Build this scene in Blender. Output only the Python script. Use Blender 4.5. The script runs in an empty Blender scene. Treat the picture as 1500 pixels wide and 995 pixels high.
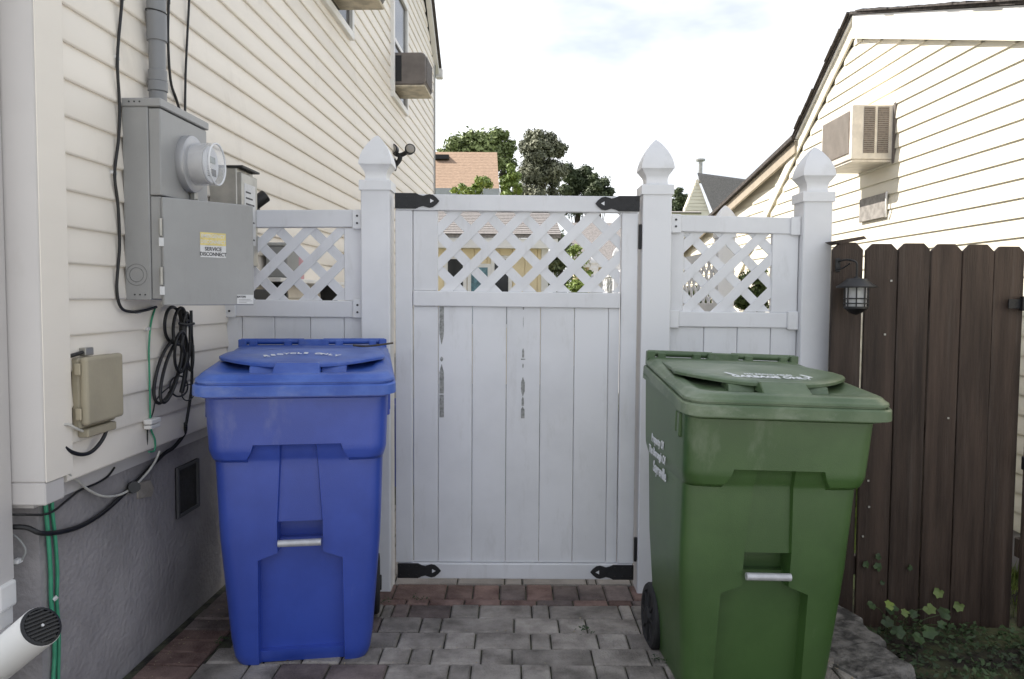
import bpy, math, random
from mathutils import Vector, Matrix
R = math.radians
rnd = random.Random(7)
scn = bpy.context.scene
col = scn.collection

# ------------------------------------------------------------------ camera
PITCH, ROLL = R(3.1), .006
cd = bpy.data.cameras.new('camera'); cam = bpy.data.objects.new('camera', cd); col.objects.link(cam)
cd.sensor_width = 36; cd.lens = 1144 / 1500 * 36; cd.clip_start = .05; cd.clip_end = 2000
fw = Vector((0, math.cos(PITCH), -math.sin(PITCH))); up = Vector((0, math.sin(PITCH), math.cos(PITCH))); rt = Vector((1, 0, 0))
r2 = rt * math.cos(ROLL) + up * math.sin(ROLL); u2 = up * math.cos(ROLL) - rt * math.sin(ROLL)
m = Matrix((r2, u2, -fw)).transposed().to_4x4(); m.translation = (0, 0, 1.33)
cam.matrix_world = m
scn.camera = cam

# ------------------------------------------------------------------ sky, sun, exposure
SUN = Vector((-1, .33, 1.05)).normalized()          # direction towards the sun
w = bpy.data.worlds.new('World'); scn.world = w; w.use_nodes = True
nt = w.node_tree; N = nt.nodes; L = nt.links
bg = N['Background']; bg.inputs['Strength'].default_value = .13
sky = N.new('ShaderNodeTexSky'); sky.sky_type = 'NISHITA'; sky.sun_disc = False
sky.sun_elevation = math.asin(SUN.z); sky.sun_rotation = math.atan2(SUN.x, SUN.y) % (2 * math.pi)
sky.air_density = 1.0; sky.dust_density = 2.0; sky.altitude = 0
tc = N.new('ShaderNodeTexCoord'); mp = N.new('ShaderNodeMapping'); mp.inputs['Scale'].default_value = (1, 1, 2.6)
nz = N.new('ShaderNodeTexNoise'); nz.inputs['Scale'].default_value = 1.6; nz.inputs['Detail'].default_value = 6; nz.inputs['Roughness'].default_value = .55
rp = N.new('ShaderNodeValToRGB'); rp.color_ramp.elements[0].position = .42; rp.color_ramp.elements[0].color = (.22, .22, .22, 1)
rp.color_ramp.elements[1].position = .65; rp.color_ramp.elements[1].color = (.97, .97, .97, 1)
mx = N.new('ShaderNodeMixRGB'); mx.inputs['Color2'].default_value = (7.7, 7.85, 8.05, 1)
L.new(tc.outputs['Generated'], mp.inputs['Vector']); L.new(mp.outputs[0], nz.inputs['Vector']); L.new(nz.outputs['Fac'], rp.inputs[0])
L.new(rp.outputs[0], mx.inputs['Fac']); dim = N.new('ShaderNodeMixRGB'); dim.blend_type = 'MULTIPLY'; dim.inputs['Fac'].default_value = 1; dim.inputs['Color2'].default_value = (.62, .64, .70, 1)
L.new(sky.outputs[0], dim.inputs['Color1']); L.new(dim.outputs[0], mx.inputs['Color1']); L.new(mx.outputs[0], bg.inputs['Color'])
sd = bpy.data.lights.new('sun', 'SUN'); so = bpy.data.objects.new('sun', sd); col.objects.link(so)
sd.energy = 5.0; sd.angle = R(.53); sd.color = (1, .95, .87)
so.rotation_euler = (-SUN).to_track_quat('-Z', 'Y').to_euler(); so.location = (-6, 2, 12)
scn.view_settings.view_transform = 'Standard'; scn.view_settings.look = 'None'
scn.view_settings.exposure = .64; scn.view_settings.gamma = 1

# ------------------------------------------------------------------ materials
MATS = {}
def mat(name, color, rough=.6, var=.06, scale=8., bump=0., bscale=120., metal=0., color2=None, spec=.5, stretch=None, rand=0., lo=.4, hi=.6, detail=5, dust=None):
    if name in MATS: return MATS[name]
    m = bpy.data.materials.new(name); m.use_nodes = True
    nt = m.node_tree; N = nt.nodes; L = nt.links; b = N['Principled BSDF']
    b.inputs['Roughness'].default_value = rough; b.inputs['Metallic'].default_value = metal
    b.inputs['Specular IOR Level'].default_value = spec
    tc = N.new('ShaderNodeTexCoord'); mp = N.new('ShaderNodeMapping'); L.new(tc.outputs['Object'], mp.inputs[0])
    if stretch: mp.inputs['Scale'].default_value = stretch
    vec = mp.outputs[0]
    if rand:
        oi = N.new('ShaderNodeObjectInfo'); add = N.new('ShaderNodeVectorMath'); add.operation = 'ADD'
        ml = N.new('ShaderNodeMath'); ml.operation = 'MULTIPLY'; ml.inputs[1].default_value = 37.
        L.new(oi.outputs['Random'], ml.inputs[0]); L.new(vec, add.inputs[0]); L.new(ml.outputs[0], add.inputs[1]); vec = add.outputs[0]
    nz = N.new('ShaderNodeTexNoise'); nz.inputs['Scale'].default_value = scale; nz.inputs['Detail'].default_value = detail; nz.inputs['Roughness'].default_value = .6
    L.new(vec, nz.inputs['Vector'])
    rp = N.new('ShaderNodeValToRGB'); L.new(nz.outputs['Fac'], rp.inputs[0])
    c = Vector(color); c2 = Vector(color2) if color2 else c
    e = rp.color_ramp.elements
    e[0].position = lo; e[0].color = (*(c * (1 - var)), 1); e[1].position = hi; e[1].color = (*(c2 * (1 + var)), 1)
    out = rp.outputs[0]
    if rand:
        hv = N.new('ShaderNodeHueSaturation'); mr = N.new('ShaderNodeMapRange')
        mr.inputs['To Min'].default_value = 1 - rand; mr.inputs['To Max'].default_value = 1 + rand
        L.new(oi.outputs['Random'], mr.inputs['Value']); L.new(mr.outputs[0], hv.inputs['Value']); L.new(out, hv.inputs['Color']); out = hv.outputs[0]
    if dust:                                       # (colour, amount, scale, low, high, stretch): pale scuffs, streaks and dirt
        dc, da, ds, dl, dh, dst = dust
        m3 = N.new('ShaderNodeMapping'); m3.inputs['Scale'].default_value = dst; m3.inputs['Location'].default_value = (3.1, 1.7, .4); L.new(tc.outputs['Object'], m3.inputs[0])
        n3 = N.new('ShaderNodeTexNoise'); n3.inputs['Scale'].default_value = ds; n3.inputs['Detail'].default_value = 8; n3.inputs['Roughness'].default_value = .7; L.new(m3.outputs[0], n3.inputs['Vector'])
        r3 = N.new('ShaderNodeValToRGB'); r3.color_ramp.elements[0].position = dl; r3.color_ramp.elements[0].color = (0, 0, 0, 1); r3.color_ramp.elements[1].position = dh; r3.color_ramp.elements[1].color = (da, da, da, 1)
        L.new(n3.outputs['Fac'], r3.inputs[0]); x3 = N.new('ShaderNodeMixRGB'); x3.inputs['Color2'].default_value = (*dc, 1)
        L.new(r3.outputs[0], x3.inputs['Fac']); L.new(out, x3.inputs['Color1']); out = x3.outputs[0]
    L.new(out, b.inputs['Base Color'])
    if bump:
        n2 = N.new('ShaderNodeTexNoise'); n2.inputs['Scale'].default_value = bscale; n2.inputs['Detail'].default_value = 4
        L.new(vec, n2.inputs['Vector'])
        bp = N.new('ShaderNodeBump'); bp.inputs['Strength'].default_value = bump; bp.inputs['Distance'].default_value = .01
        L.new(n2.outputs['Fac'], bp.inputs['Height']); L.new(bp.outputs[0], b.inputs['Normal'])
    MATS[name] = m; return m

VINYL = mat('white_vinyl', (.735, .74, .765), .42, .045, 2.2, .03, 300, rand=.02, dust=((.42, .41, .38), .38, 6, .56, .80, (2, 2, .5)))
VINYLD = mat('white_vinyl_trim', (.76, .765, .785), .4, .03, 3, .02, 300, dust=((.45, .44, .4), .35, 9, .56, .8, (1, 1, 1)))
CREAM = mat('cream_siding', (.82, .765, .685), .5, .04, 1.2, .06, 60, stretch=(1, .25, 1), rand=.02, dust=((.46, .42, .36), .35, 4, .56, .82, (1, 1, .5)))
TRIM = mat('cream_trim', (.57, .545, .53), .5, .03, 2, dust=((.4, .37, .33), .3, 5, .56, .8, (1, 1, .4)))
CREAM_R = mat('pale_siding', (.83, .78, .655), .5, .04, 1.2, .06, 60, stretch=(1, .25, 1), rand=.02)
WHITE = mat('white_paint', (.78, .77, .75), .45, .04, 4)
STUCCO = mat('grey_foundation', (.28, .265, .27), .85, .14, 2.2, .6, 50, color2=(.34, .32, .325), lo=.35, hi=.65, dust=((.40, .39, .38), .5, 9, .60, .72, (1, 1, 1)))
STUCCO_L = mat('peeled_patch', (.33, .30, .26), .9, .1, 20, .3, 80)
STEEL = mat('grey_enclosure_paint', (.315, .315, .312), .38, .05, 3, .04, 200, dust=((.2, .19, .17), .4, 8, .58, .8, (1, 1, .4)))
STEEL2 = mat('galvanised_metal', (.42, .41, .38), .35, .12, 8, .03, 90, metal=.6)
PVC = mat('grey_conduit', (.235, .24, .25), .45, .05, 5)
BLACK = mat('black_rubber', (.012, .012, .013), .45, .2, 20)
IRON = mat('black_iron', (.012, .012, .014), .5, .2, 40, .2, 200)
GREENW = mat('green_insulation', (.05, .30, .17), .45, .1, 20)
WHITEW = mat('white_insulation', (.55, .54, .5), .5, .1, 20)
BEIGE = mat('beige_plastic', (.36, .32, .235), .55, .06, 6, .05, 100)
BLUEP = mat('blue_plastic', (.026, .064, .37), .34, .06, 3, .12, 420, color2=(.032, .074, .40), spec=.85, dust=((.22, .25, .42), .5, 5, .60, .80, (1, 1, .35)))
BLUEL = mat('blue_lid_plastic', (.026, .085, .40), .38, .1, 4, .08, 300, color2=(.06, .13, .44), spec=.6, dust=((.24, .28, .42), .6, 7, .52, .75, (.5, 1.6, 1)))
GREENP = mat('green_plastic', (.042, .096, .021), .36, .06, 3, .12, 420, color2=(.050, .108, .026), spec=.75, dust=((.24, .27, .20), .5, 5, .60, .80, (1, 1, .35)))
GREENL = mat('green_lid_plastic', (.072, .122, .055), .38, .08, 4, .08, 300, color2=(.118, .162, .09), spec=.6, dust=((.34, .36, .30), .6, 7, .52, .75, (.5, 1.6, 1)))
TYRE = mat('wheel_plastic', (.015, .015, .016), .7, .2, 20)
BARM = mat('steel_bar', (.5, .5, .52), .35, .1, 30, metal=.3)
PRINT = mat('white_print', (.72, .74, .76), .6, .1, 60)
INK = mat('black_ink', (.04, .04, .045), .6, .1, 60)
PAVER = mat('grey_paver', (.175, .156, .140), .9, .2, 7, .9, 130, color2=(.345, .315, .288), rand=.2, lo=.32, hi=.68)
PAVERD = mat('dark_paver', (.12, .092, .086), .9, .2, 9, .9, 130, color2=(.20, .16, .15), rand=.2, lo=.32, hi=.68)
PAVERR = mat('red_paver', (.14, .08, .07), .9, .2, 9, .8, 130, color2=(.23, .155, .135), rand=.25, lo=.32, hi=.68)
PAVERB = mat('light_paver', (.27, .25, .235), .9, .12, 9, .5, 160, rand=.1)
JOINT = mat('joint_sand', (.045, .042, .036), .95, .4, 14, .6, 120, color2=(.06, .062, .04))
SOIL = mat('soil', (.04, .032, .025), .95, .4, 6, .7, 40, color2=(.06, .065, .03))
GRASS = mat('lawn', (.05, .08, .025), .9, .3, 1.5, .8, 30, color2=(.09, .11, .04))
STONE = mat('edging_stone', (.06, .056, .052), .9, .25, 12, 1., 60, color2=(.16, .15, .14), rand=.15)
BROWN = mat('brown_stained_wood', (.024, .0135, .0095), .58, .25, 5, .5, 60, color2=(.062, .041, .031), stretch=(4, 4, .25), rand=.16, lo=.3, hi=.72, spec=.4, dust=((.12, .095, .08), .5, 9, .54, .72, (3, 3, .12)))
SHING = mat('dark_shingle', (.07, .06, .055), .9, .3, 20, .8, 60)
SHINGG = mat('grey_shingle', (.25, .23, .22), .9, .18, 30, .5, 60)
SHINGO = mat('tan_shingle', (.33, .225, .155), .9, .12, 12, .5, 40)
GREYWALL = mat('blue_grey_siding', (.42, .44, .48), .6, .04, 3)
YELLOW = mat('yellow_panel', (.78, .66, .43), .6, .04, 3)
DARKGL = mat('dark_glass', (.02, .022, .025), .12, .1, 3)
REFLGL = mat('teal_reflection', (.10, .2, .24), .12, .3, 14)  # a teal window reflection put into the pane's own colour
ACB = mat('ac_cabinet_brown', (.16, .14, .13), .5, .12, 9, .05, 50)
ACW = mat('ac_cabinet_cream', (.74, .68, .6), .5, .1, 9)
ACF2 = mat('ac_rear_fins', (.36, .3, .26), .6, .2, 30)
ACF = mat('ac_fins', (.2, .16, .13), .7, .3, 50)
BARK = mat('bark', (.09, .075, .06), .9, .3, 12, .6, 30)
LEAF = mat('leaf_green', (.06, .10, .025), .6, .3, .9, color2=(.16, .21, .06), lo=.3, hi=.7)
LEAFT = mat('leaf_light', (.12, .165, .05), .6, .3, .9, color2=(.27, .32, .12), lo=.3, hi=.7)
LEAFY = mat('leaf_bright', (.11, .17, .03), .55, .25, 2, color2=(.22, .29, .06), lo=.3, hi=.7)
LEAFO = mat('leaf_olive', (.075, .095, .055), .65, .3, 1.2, color2=(.23, .23, .15), lo=.3, hi=.7)
LEAFD = mat('leaf_dark', (.045, .07, .035), .6, .3, 1.2, color2=(.13, .16, .075), lo=.3, hi=.7)
LEAFG = mat('leaf_ground', (.013, .028, .009), .6, .35, 6, color2=(.035, .068, .02), lo=.3, hi=.7)
STAIN = mat('worn_tape', (.24, .245, .235), .8, .2, 60, color2=(.34, .34, .33), lo=.35, hi=.65)
YSTICK = mat('yellow_sticker', (.66, .55, .22), .5, .08, 40)
WSTICK = mat('white_sticker', (.62, .62, .62), .5, .05, 40)
PINK = mat('pink_plastic', (.6, .33, .35), .4, .08, 9)
GREYBOX = mat('grey_box', (.27, .275, .27), .5, .06, 6)
def glassmat(name, tint, alpha):
    m = bpy.data.materials.new(name); m.use_nodes = True; b = m.node_tree.nodes['Principled BSDF']
    b.inputs['Base Color'].default_value = (*tint, 1); b.inputs['Roughness'].default_value = .04; b.inputs['Alpha'].default_value = alpha
    b.inputs['Coat Weight'].default_value = .5
    MATS[name] = m; return m
GLASS = glassmat('meter_glass', (.85, .87, .9), .28)
LGLASS = glassmat('lantern_glass', (.75, .76, .78), .5)

# ------------------------------------------------------------------ mesh helpers
class MB:
    def __init__(s): s.v = []; s.f = []
    def add(s, vs, fs):
        o = len(s.v); s.v += [tuple(p) for p in vs]; s.f += [tuple(i + o for i in f) for f in fs]; return s
    def box(s, x0, x1, y0, y1, z0, z1):
        return s.add([(x, y, z) for x in (x0, x1) for y in (y0, y1) for z in (z0, z1)],
                     [(0, 1, 3, 2), (4, 6, 7, 5), (0, 4, 5, 1), (2, 3, 7, 6), (0, 2, 6, 4), (1, 5, 7, 3)])
    def loft(s, rings, cap=True, closed=True):
        n = len(rings[0]); o = len(s.v)
        for r in rings: s.v += [tuple(p) for p in r]
        for k in range(len(rings) - 1):
            for i in range(n if closed else n - 1):
                j = (i + 1) % n
                s.f.append((o + k * n + i, o + k * n + j, o + (k + 1) * n + j, o + (k + 1) * n + i))
        if cap:
            s.f.append(tuple(o + i for i in range(n))[::-1]); s.f.append(tuple(o + (len(rings) - 1) * n + i for i in range(n)))
        return s
    def prism(s, poly, d):                       # poly: 3-D points, d: extrusion vector
        d = Vector(d); a = [Vector(p) for p in poly]
        return s.loft([a, [p + d for p in a]])
    def cyl(s, a, b, r0, r1=None, n=16, cap=True):
        if r1 is None: r1 = r0
        a, b = Vector(a), Vector(b); d = (b - a).normalized()
        u = d.orthogonal().normalized(); w = d.cross(u)
        ring = lambda c, r: [c + u * r * math.cos(2 * math.pi * i / n) + w * r * math.sin(2 * math.pi * i / n) for i in range(n)]
        return s.loft([ring(a, r0), ring(b, r1)], cap)
    def lathe(s, c, axis, prof, n=24, cap=True):  # prof: (distance along the axis, radius)
        c = Vector(c); d = Vector(axis).normalized(); u = d.orthogonal().normalized(); w = d.cross(u)
        return s.loft([[c + d * t + u * r * math.cos(2 * math.pi * i / n) + w * r * math.sin(2 * math.pi * i / n) for i in range(n)] for t, r in prof], cap)
    def tube(s, pts, r, n=8, sub=6):
        P = [Vector(p) for p in pts]
        Q = []
        if sub > 1 and len(P) > 2:
            for i in range(len(P) - 1):
                p0 = P[max(i - 1, 0)]; p1 = P[i]; p2 = P[i + 1]; p3 = P[min(i + 2, len(P) - 1)]
                for k in range(sub):
                    t = k / sub
                    Q.append(.5 * ((2 * p1) + (p2 - p0) * t + (2 * p0 - 5 * p1 + 4 * p2 - p3) * t * t + (3 * p1 - p0 - 3 * p2 + p3) * t ** 3))
            Q.append(P[-1])
        else: Q = P
        rings = []; u = None
        for i, q in enumerate(Q):
            d = (Q[min(i + 1, len(Q) - 1)] - Q[max(i - 1, 0)]).normalized()
            if u is None: u = d.orthogonal().normalized()
            u = (u - d * u.dot(d)).normalized(); w = d.cross(u)
            rings.append([q + u * r * math.cos(2 * math.pi * k / n) + w * r * math.sin(2 * math.pi * k / n) for k in range(n)])
        return s.loft(rings)
    def build(s, name, material, parent=None, world=False, smooth=None, bevel=0, seg=1, kind=None):
        o = Vector((0, 0, 0)); p = parent
        if world:
            while p is not None: o += p.location; p = p.parent
        me = bpy.data.meshes.new(name); me.from_pydata([tuple(Vector(v) - o) for v in s.v], [], s.f); me.update()
        bmfix(me)
        me.materials.append(material)
        ob = bpy.data.objects.new(name, me); col.objects.link(ob)
        if parent: ob.parent = parent
        if smooth is not None:
            me.polygons.foreach_set('use_smooth', [True] * len(me.polygons)); me.set_sharp_from_angle(angle=R(smooth))
        if bevel:
            b = ob.modifiers.new('bevel', 'BEVEL'); b.width = bevel; b.segments = seg; b.limit_method = 'ANGLE'; b.angle_limit = R(40)
        if kind: ob['kind'] = kind
        return ob
import bmesh
def bmfix(me):
    bm = bmesh.new(); bm.from_mesh(me); bmesh.ops.recalc_face_normals(bm, faces=bm.faces); bm.to_mesh(me); bm.free()

def thing(name, label, cat, loc=(0, 0, 0), rz=0., group=None, rot=None):
    o = bpy.data.objects.new(name, None); col.objects.link(o); o.empty_display_size = .1
    o.location = loc; o.rotation_euler = rot if rot else (0, 0, rz)
    return tag(o, label, cat, group)
def tag(o, label, cat, group=None):
    o['label'] = label; o['category'] = cat
    if group: o['group'] = group
    return o
def struct(o): o['kind'] = 'structure'; return o
def copy_tree(o, parent=None):
    c = o.copy(); col.objects.link(c); c.parent = parent
    for ch in list(o.children): copy_tree(ch, c)
    return c
def text(name, body, size, material, parent, loc, rot, extrude=.0006, align='CENTER', squash=1., font_off=0.):
    cu = bpy.data.curves.new(name, 'FONT'); cu.body = body; cu.size = size; cu.extrude = extrude; cu.align_x = align; cu.align_y = 'CENTER'; cu.resolution_u = 3
    cu.offset = font_off
    tmp = bpy.data.objects.new(name, cu); col.objects.link(tmp)
    bpy.context.view_layer.update()
    me = bpy.data.meshes.new_from_object(tmp); bpy.data.objects.remove(tmp); me.name = name
    me.materials.clear(); me.materials.append(material)
    ob = bpy.data.objects.new(name, me); col.objects.link(ob); ob.parent = parent; ob.location = loc; ob.rotation_euler = rot; ob.scale = (squash, 1, 1)
    return ob

# left wall: siding plane x = -1.405 + .033 y, turned by WR about z.  lw(y, off, z) gives a point `off` metres in front of it
WR = -math.atan(.033)
def lw(y, off=0., z=0.): return Vector((-1.405 + .033 * y + off, y, z))

# ================================================================== LARGE STRUCTURE
# ---- ground sheet and the paved court
g = MB().add([(-400, -400, -.16), (400, -400, -.16), (400, 400, -.16), (-400, 400, -.16)], [(0, 1, 2, 3)]); struct(g.build('ground', GRASS))
bed = struct(MB().box(-1.5, 1.27, 1.45, 12, -.15, -.012).build('paving_bed', JOINT))
pave = struct(bpy.data.objects.new('pavement', None)); col.objects.link(pave)
PM = {}
def paver_mesh(lx, ly, material):
    k = (round(lx, 2), round(ly, 2), material.name)
    if k not in PM:
        lx, ly = k[0], k[1]; c = .006; h = 0.0; hx, hy = lx / 2, ly / 2
        r = lambda ins, z: [(-hx + ins, -hy + ins, z), (hx - ins, -hy + ins, z), (hx - ins, hy - ins, z), (-hx + ins, hy - ins, z)]
        b = MB().loft([r(0, -.05), r(0, -c), r(c, 0)])
        me = bpy.data.meshes.new('paver'); me.from_pydata(b.v, [], b.f); me.update(); bmfix(me); me.materials.append(material); PM[k] = me
    return PM[k]
def paver(x, y, lx, ly, material, z=0., rz=0.):
    o = bpy.data.objects.new('paver', paver_mesh(lx - .007, ly - .007, material)); col.objects.link(o); o.parent = pave
    o.location = (x, y, z + rnd.uniform(-.003, .002)); o.rotation_euler = (rnd.uniform(-.012, .012), rnd.uniform(-.01, .01), rz + rnd.uniform(-.012, .012))
    o.scale = ((lx - .006) / round(lx - .007, 2), (ly - .006) / round(ly - .007, 2), 1)
def row(y0, y1, px, material, xl=-1.14, xr=1.24, sizes=(.11, .14, .18, .21)):
    d = (y0 + y1) / 2
    xs = [(p - 750) / 1144 * d for p in px]
    while xs[0] - .09 > xl: xs.insert(0, xs[0] - min(rnd.choice(sizes), max(xs[0] - xl, .06)))
    while xs[-1] + .07 < xr: xs.append(min(xs[-1] + rnd.choice(sizes), xr))
    for a, b in zip(xs, xs[1:]):
        mm = material
        if mm is PAVER and rnd.random() < .2: mm = PAVERD
        if mm is PAVERR and rnd.random() < .3: mm = PAVERD
        paver((a + b) / 2, d, b - a, y1 - y0, mm)
row(3.18, 3.32, [557.6, 573.7, 598, 661, 703, 782, 808, 914, 933], PAVER)
row(3.04, 3.18, [555, 615.7, 646, 755.6, 822.5, 864, 942], PAVER)
row(2.90, 3.04, [582.5, 652, 697.5, 781, 811, 881.7, 927], PAVER)
row(2.77, 2.90, [600, 632, 706.6, 753, 873.5, 959], PAVER)
row(2.635, 2.77, [563, 657, 691, 767, 812, 880], PAVER)
y = 2.635
while y > 1.5:
    row(y - .14, y, [700 + rnd.uniform(-30, 30)], PAVER); y -= .14
row(3.38, 3.556, [577, 654, 694, 733.6, 773, 813, 851, 890.5, 930], PAVERR, sizes=(.12,))
row(3.32, 3.38, [549, 594, 628, 681, 735, 789, 843.6, 896, 932], PAVERR, sizes=(.17,))
row(3.556, 3.68, [578, 671, 741, 767, 863, 877, 929], PAVERB)
for k in range(9): row(3.68 + k * .14, 3.82 + k * .14, [700 + rnd.uniform(-30, 30)], PAVERB, xl=-1.2, xr=.9, sizes=(.18, .21))
y = 1.75
while y < 3.5:                                   # reddish soldier course along the house wall
    paver(-1.405 + .033 * y - .04 + .135 - .0, y + .05, .2, .1, PAVERR if y < 3 else PAVERD, rz=WR); y += .1

bounce = struct(MB().add([(-9, -14, -.004), (9, -14, -.004), (9, 1.5, -.004), (-9, 1.5, -.004)], [(0, 1, 2, 3)]).build('bounce_ground', mat('bounce_concrete', (.5, .485, .46), .9, .12, 2, .3, 50)))  # unseen pale ground behind the camera, added for fill light and cart sheen
# ---- the house on the left
EXP = .108
prof = [(10.62, 4.40), (8.55, 5.50), (2.02, 5.12)]       # roof line of its side wall (y, z)
def top_at(y):
    for (a, za), (b, zb) in zip(prof, prof[1:]):
        if b <= y <= a: return za + (zb - za) * (a - y) / (a - b)
    return prof[-1][1]
def y_far(z): return 10.47 if z < 4.40 else (10.62 + (8.55 - 10.62) * (z - 4.40) / 1.10 - .05 if z < 5.5 else 8.4)
house = thing('siding_house', 'cream vinyl sided house with grey foundation, electric meter and window air conditioners', 'house', lw(2.3, 0, 0))
b = MB()                                          # sheathing core behind the siding
pts = [lw(2.2, -.03, .72), lw(10.46, -.03, .72), lw(10.46, -.03, 4.38), lw(8.55, -.03, 5.45), lw(2.2, -.03, 5.1)]
b.prism(pts, (-6, 0, 0)); b.build('wall', TRIM, house, world=True)
fb = MB().prism([lw(2.235, -.04, -.15), lw(10.44, -.04, -.15), lw(10.44, -.04, .80), lw(2.235, -.04, .80)], (-5.9, 0, 0)); fb.build('foundation', STUCCO, house, world=True)
def course(z, y0, y1, name='siding_board'):
    e = EXP
    pr = [(-.02, z), (.0115, z), (.0145, z + .004), (.0155, z + .009), (.0105, z + e * .55), (.0035, z + e + .002), (-.02, z + e + .002)]
    MB().loft([[lw(y0, o, zz) for o, zz in pr], [lw(y1, o, zz) for o, zz in pr]]).build('siding_board', CREAM, house, world=True, smooth=25)
z = .775 + .0
k = 0
while z < 5.45:
    yf = y_far(z + EXP)
    y0 = 2.285
    if z + EXP > 5.10: y0 = max(y0, 8.5 - (5.5 - z - EXP) / .38 * 6.5)
    if yf > y0 + .1: course(z, y0, yf)
    z += EXP
# front wall siding (faces the camera), seen left of the corner trim
z = .775
while z < 5.0:
    pr = [(.02, z), (-.013, z), (-.0145, z + .006), (-.0105, z + EXP * .5), (-.003, z + EXP), (.02, z + EXP)]
    MB().loft([[(-1.43, 2.2 + o, zz) for o, zz in pr], [(-3.6, 2.2 + o, zz) for o, zz in pr]]).build('siding_board', CREAM, house, world=True, smooth=25)
    z += EXP
# corner post: two faces, the front one reaching lower
ct = MB()
def vprism(mb, poly, z0, z1):
    return mb.loft([[(x, y, z0) for x, y in poly], [(x, y, z1) for x, y in poly]])
xf = -1.405 + .033 * 2.2 + .022
vprism(ct, [(xf, 2.17), (xf - .115, 2.17), (xf - .115, 2.21), (xf - .03, 2.21), (xf - .03, 2.30), (xf + .003, 2.30)], .80, 5.1)
vprism(ct, [(xf, 2.17), (xf - .115, 2.17), (xf - .115, 2.21), (xf - .03, 2.21), (xf - .03, 2.262), (xf + .002, 2.262)], .735, .7995)
ct.build('corner_trim', TRIM, house, world=True, bevel=.004)
vprism(MB(), [(xf + .001, 2.172), (xf + .0035, 2.172), (xf + .006, 2.301), (xf - .02, 2.301), (xf - .02, 2.297), (xf + .0025, 2.297)], .801, 5.1).build('trim_lit_face', CREAM, house, world=True)  # paler skin: the brighter light on the trim's side face, put into colour
MB().prism([lw(10.47, .018, .78), lw(10.47, .018, 4.40), lw(10.40, .018, 4.40), lw(10.40, .018, .78)], (-.05, 0, 0)).build('corner_trim', TRIM, house, world=True)
MB().box(lw(10.475).x - .05, lw(10.475).x + .028, 10.472, 10.50, .7, 4.38).build('corner_edge', mat('grey_green_metal', (.13, .14, .12), .5), house, world=True)
rf = MB()
def slab(mb, p, q, th, x0, x1):
    (ya, za), (yb, zb) = p, q
    mb.prism([(x0, ya, za), (x0, yb, zb), (x0, yb, zb + th), (x0, ya, za + th)], (x1 - x0, 0, 0))
slab(rf, (10.72, 4.36), (8.55, 5.50), .07, -6.8, -.97); slab(rf, (8.55, 5.50), (1.95, 5.12), .07, -6.8, -1.16)
roof = rf.build('roof', SHING, house, world=True)
rk = MB()
slab(rk, (10.66, 4.31), (8.55, 5.42), .075, -1.06, -1.0); slab(rk, (8.55, 5.42), (1.98, 5.04), .075, -1.3, -1.19)
rk.build('fascia', WHITE, house, world=True)
MB().box(-1.05, -.955, 10.66, 10.78, 4.27, 4.40).build('gutter_end', WHITE, house, world=True, bevel=.01)

def wall_window(y0, y1, z0, z1):
    wf = MB()
    t = .055
    for a, b_, c, d in ((y0, y1, z0, z0 + t), (y0, y1, z1 - t, z1), (y0, y0 + t, z0 + t, z1 - t), (y1 - t, y1, z0 + t, z1 - t)):
        wf.prism([lw(a, 0, c), lw(b_, 0, c), lw(b_, 0, d), lw(a, 0, d)], (.045, 0, 0))
    o = wf.build('window', WHITE, house, world=True, bevel=.004)
    s = MB(); zm = (z0 + z1) / 2
    s.prism([lw(y0 + t, 0, zm - .02), lw(y1 - t, 0, zm - .02), lw(y1 - t, 0, zm + .02), lw(y0 + t, 0, zm + .02)], (.035, 0, 0)); s.build('sash_bar', WHITE, o, world=True)
    MB().prism([lw(y0 + t, 0, z0 + t), lw(y1 - t, 0, z0 + t), lw(y1 - t, 0, z1 - t), lw(y0 + t, 0, z1 - t)], (.02, 0, 0)).build('pane', DARKGL, o, world=True)
wall_window(7.42, 8.24, 3.20, 4.32)
wall_window(5.00, 5.84, 3.20, 4.32)

# foundation vent opening and peeled paint patches on the foundation
fv = thing('foundation_vent', 'dark rectangular crawl space vent in the grey foundation behind the blue cart', 'vent', (-1.341, 3.160, 0.400))
yv0, yv1, zv0, zv1 = 3.085, 3.28, .435, .640
fr = MB()
for a, b_, c, d in ((yv0, yv1, zv0, zv0 + .012), (yv0, yv1, zv1 - .012, zv1), (yv0, yv0 + .012, zv0 + .012, zv1 - .012), (yv1 - .012, yv1, zv0 + .012, zv1 - .012)):
    fr.prism([lw(a, -.04, c), lw(b_, -.04, c), lw(b_, -.04, d), lw(a, -.04, d)], (.014, 0, 0))
fr.build('frame', mat('vent_frame', (.09, .09, .095), .7), fv, world=True)
MB().prism([lw(yv0, -.04, zv0), lw(yv1, -.04, zv0), lw(yv1, -.04, zv1), lw(yv0, -.04, zv1)], (.004, 0, 0)).build('opening_shade', mat('opening_shade_dark', (.035, .034, .033), .8, .2, 90), fv, world=True)  # dark sheet standing in for the shade inside the opening
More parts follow.
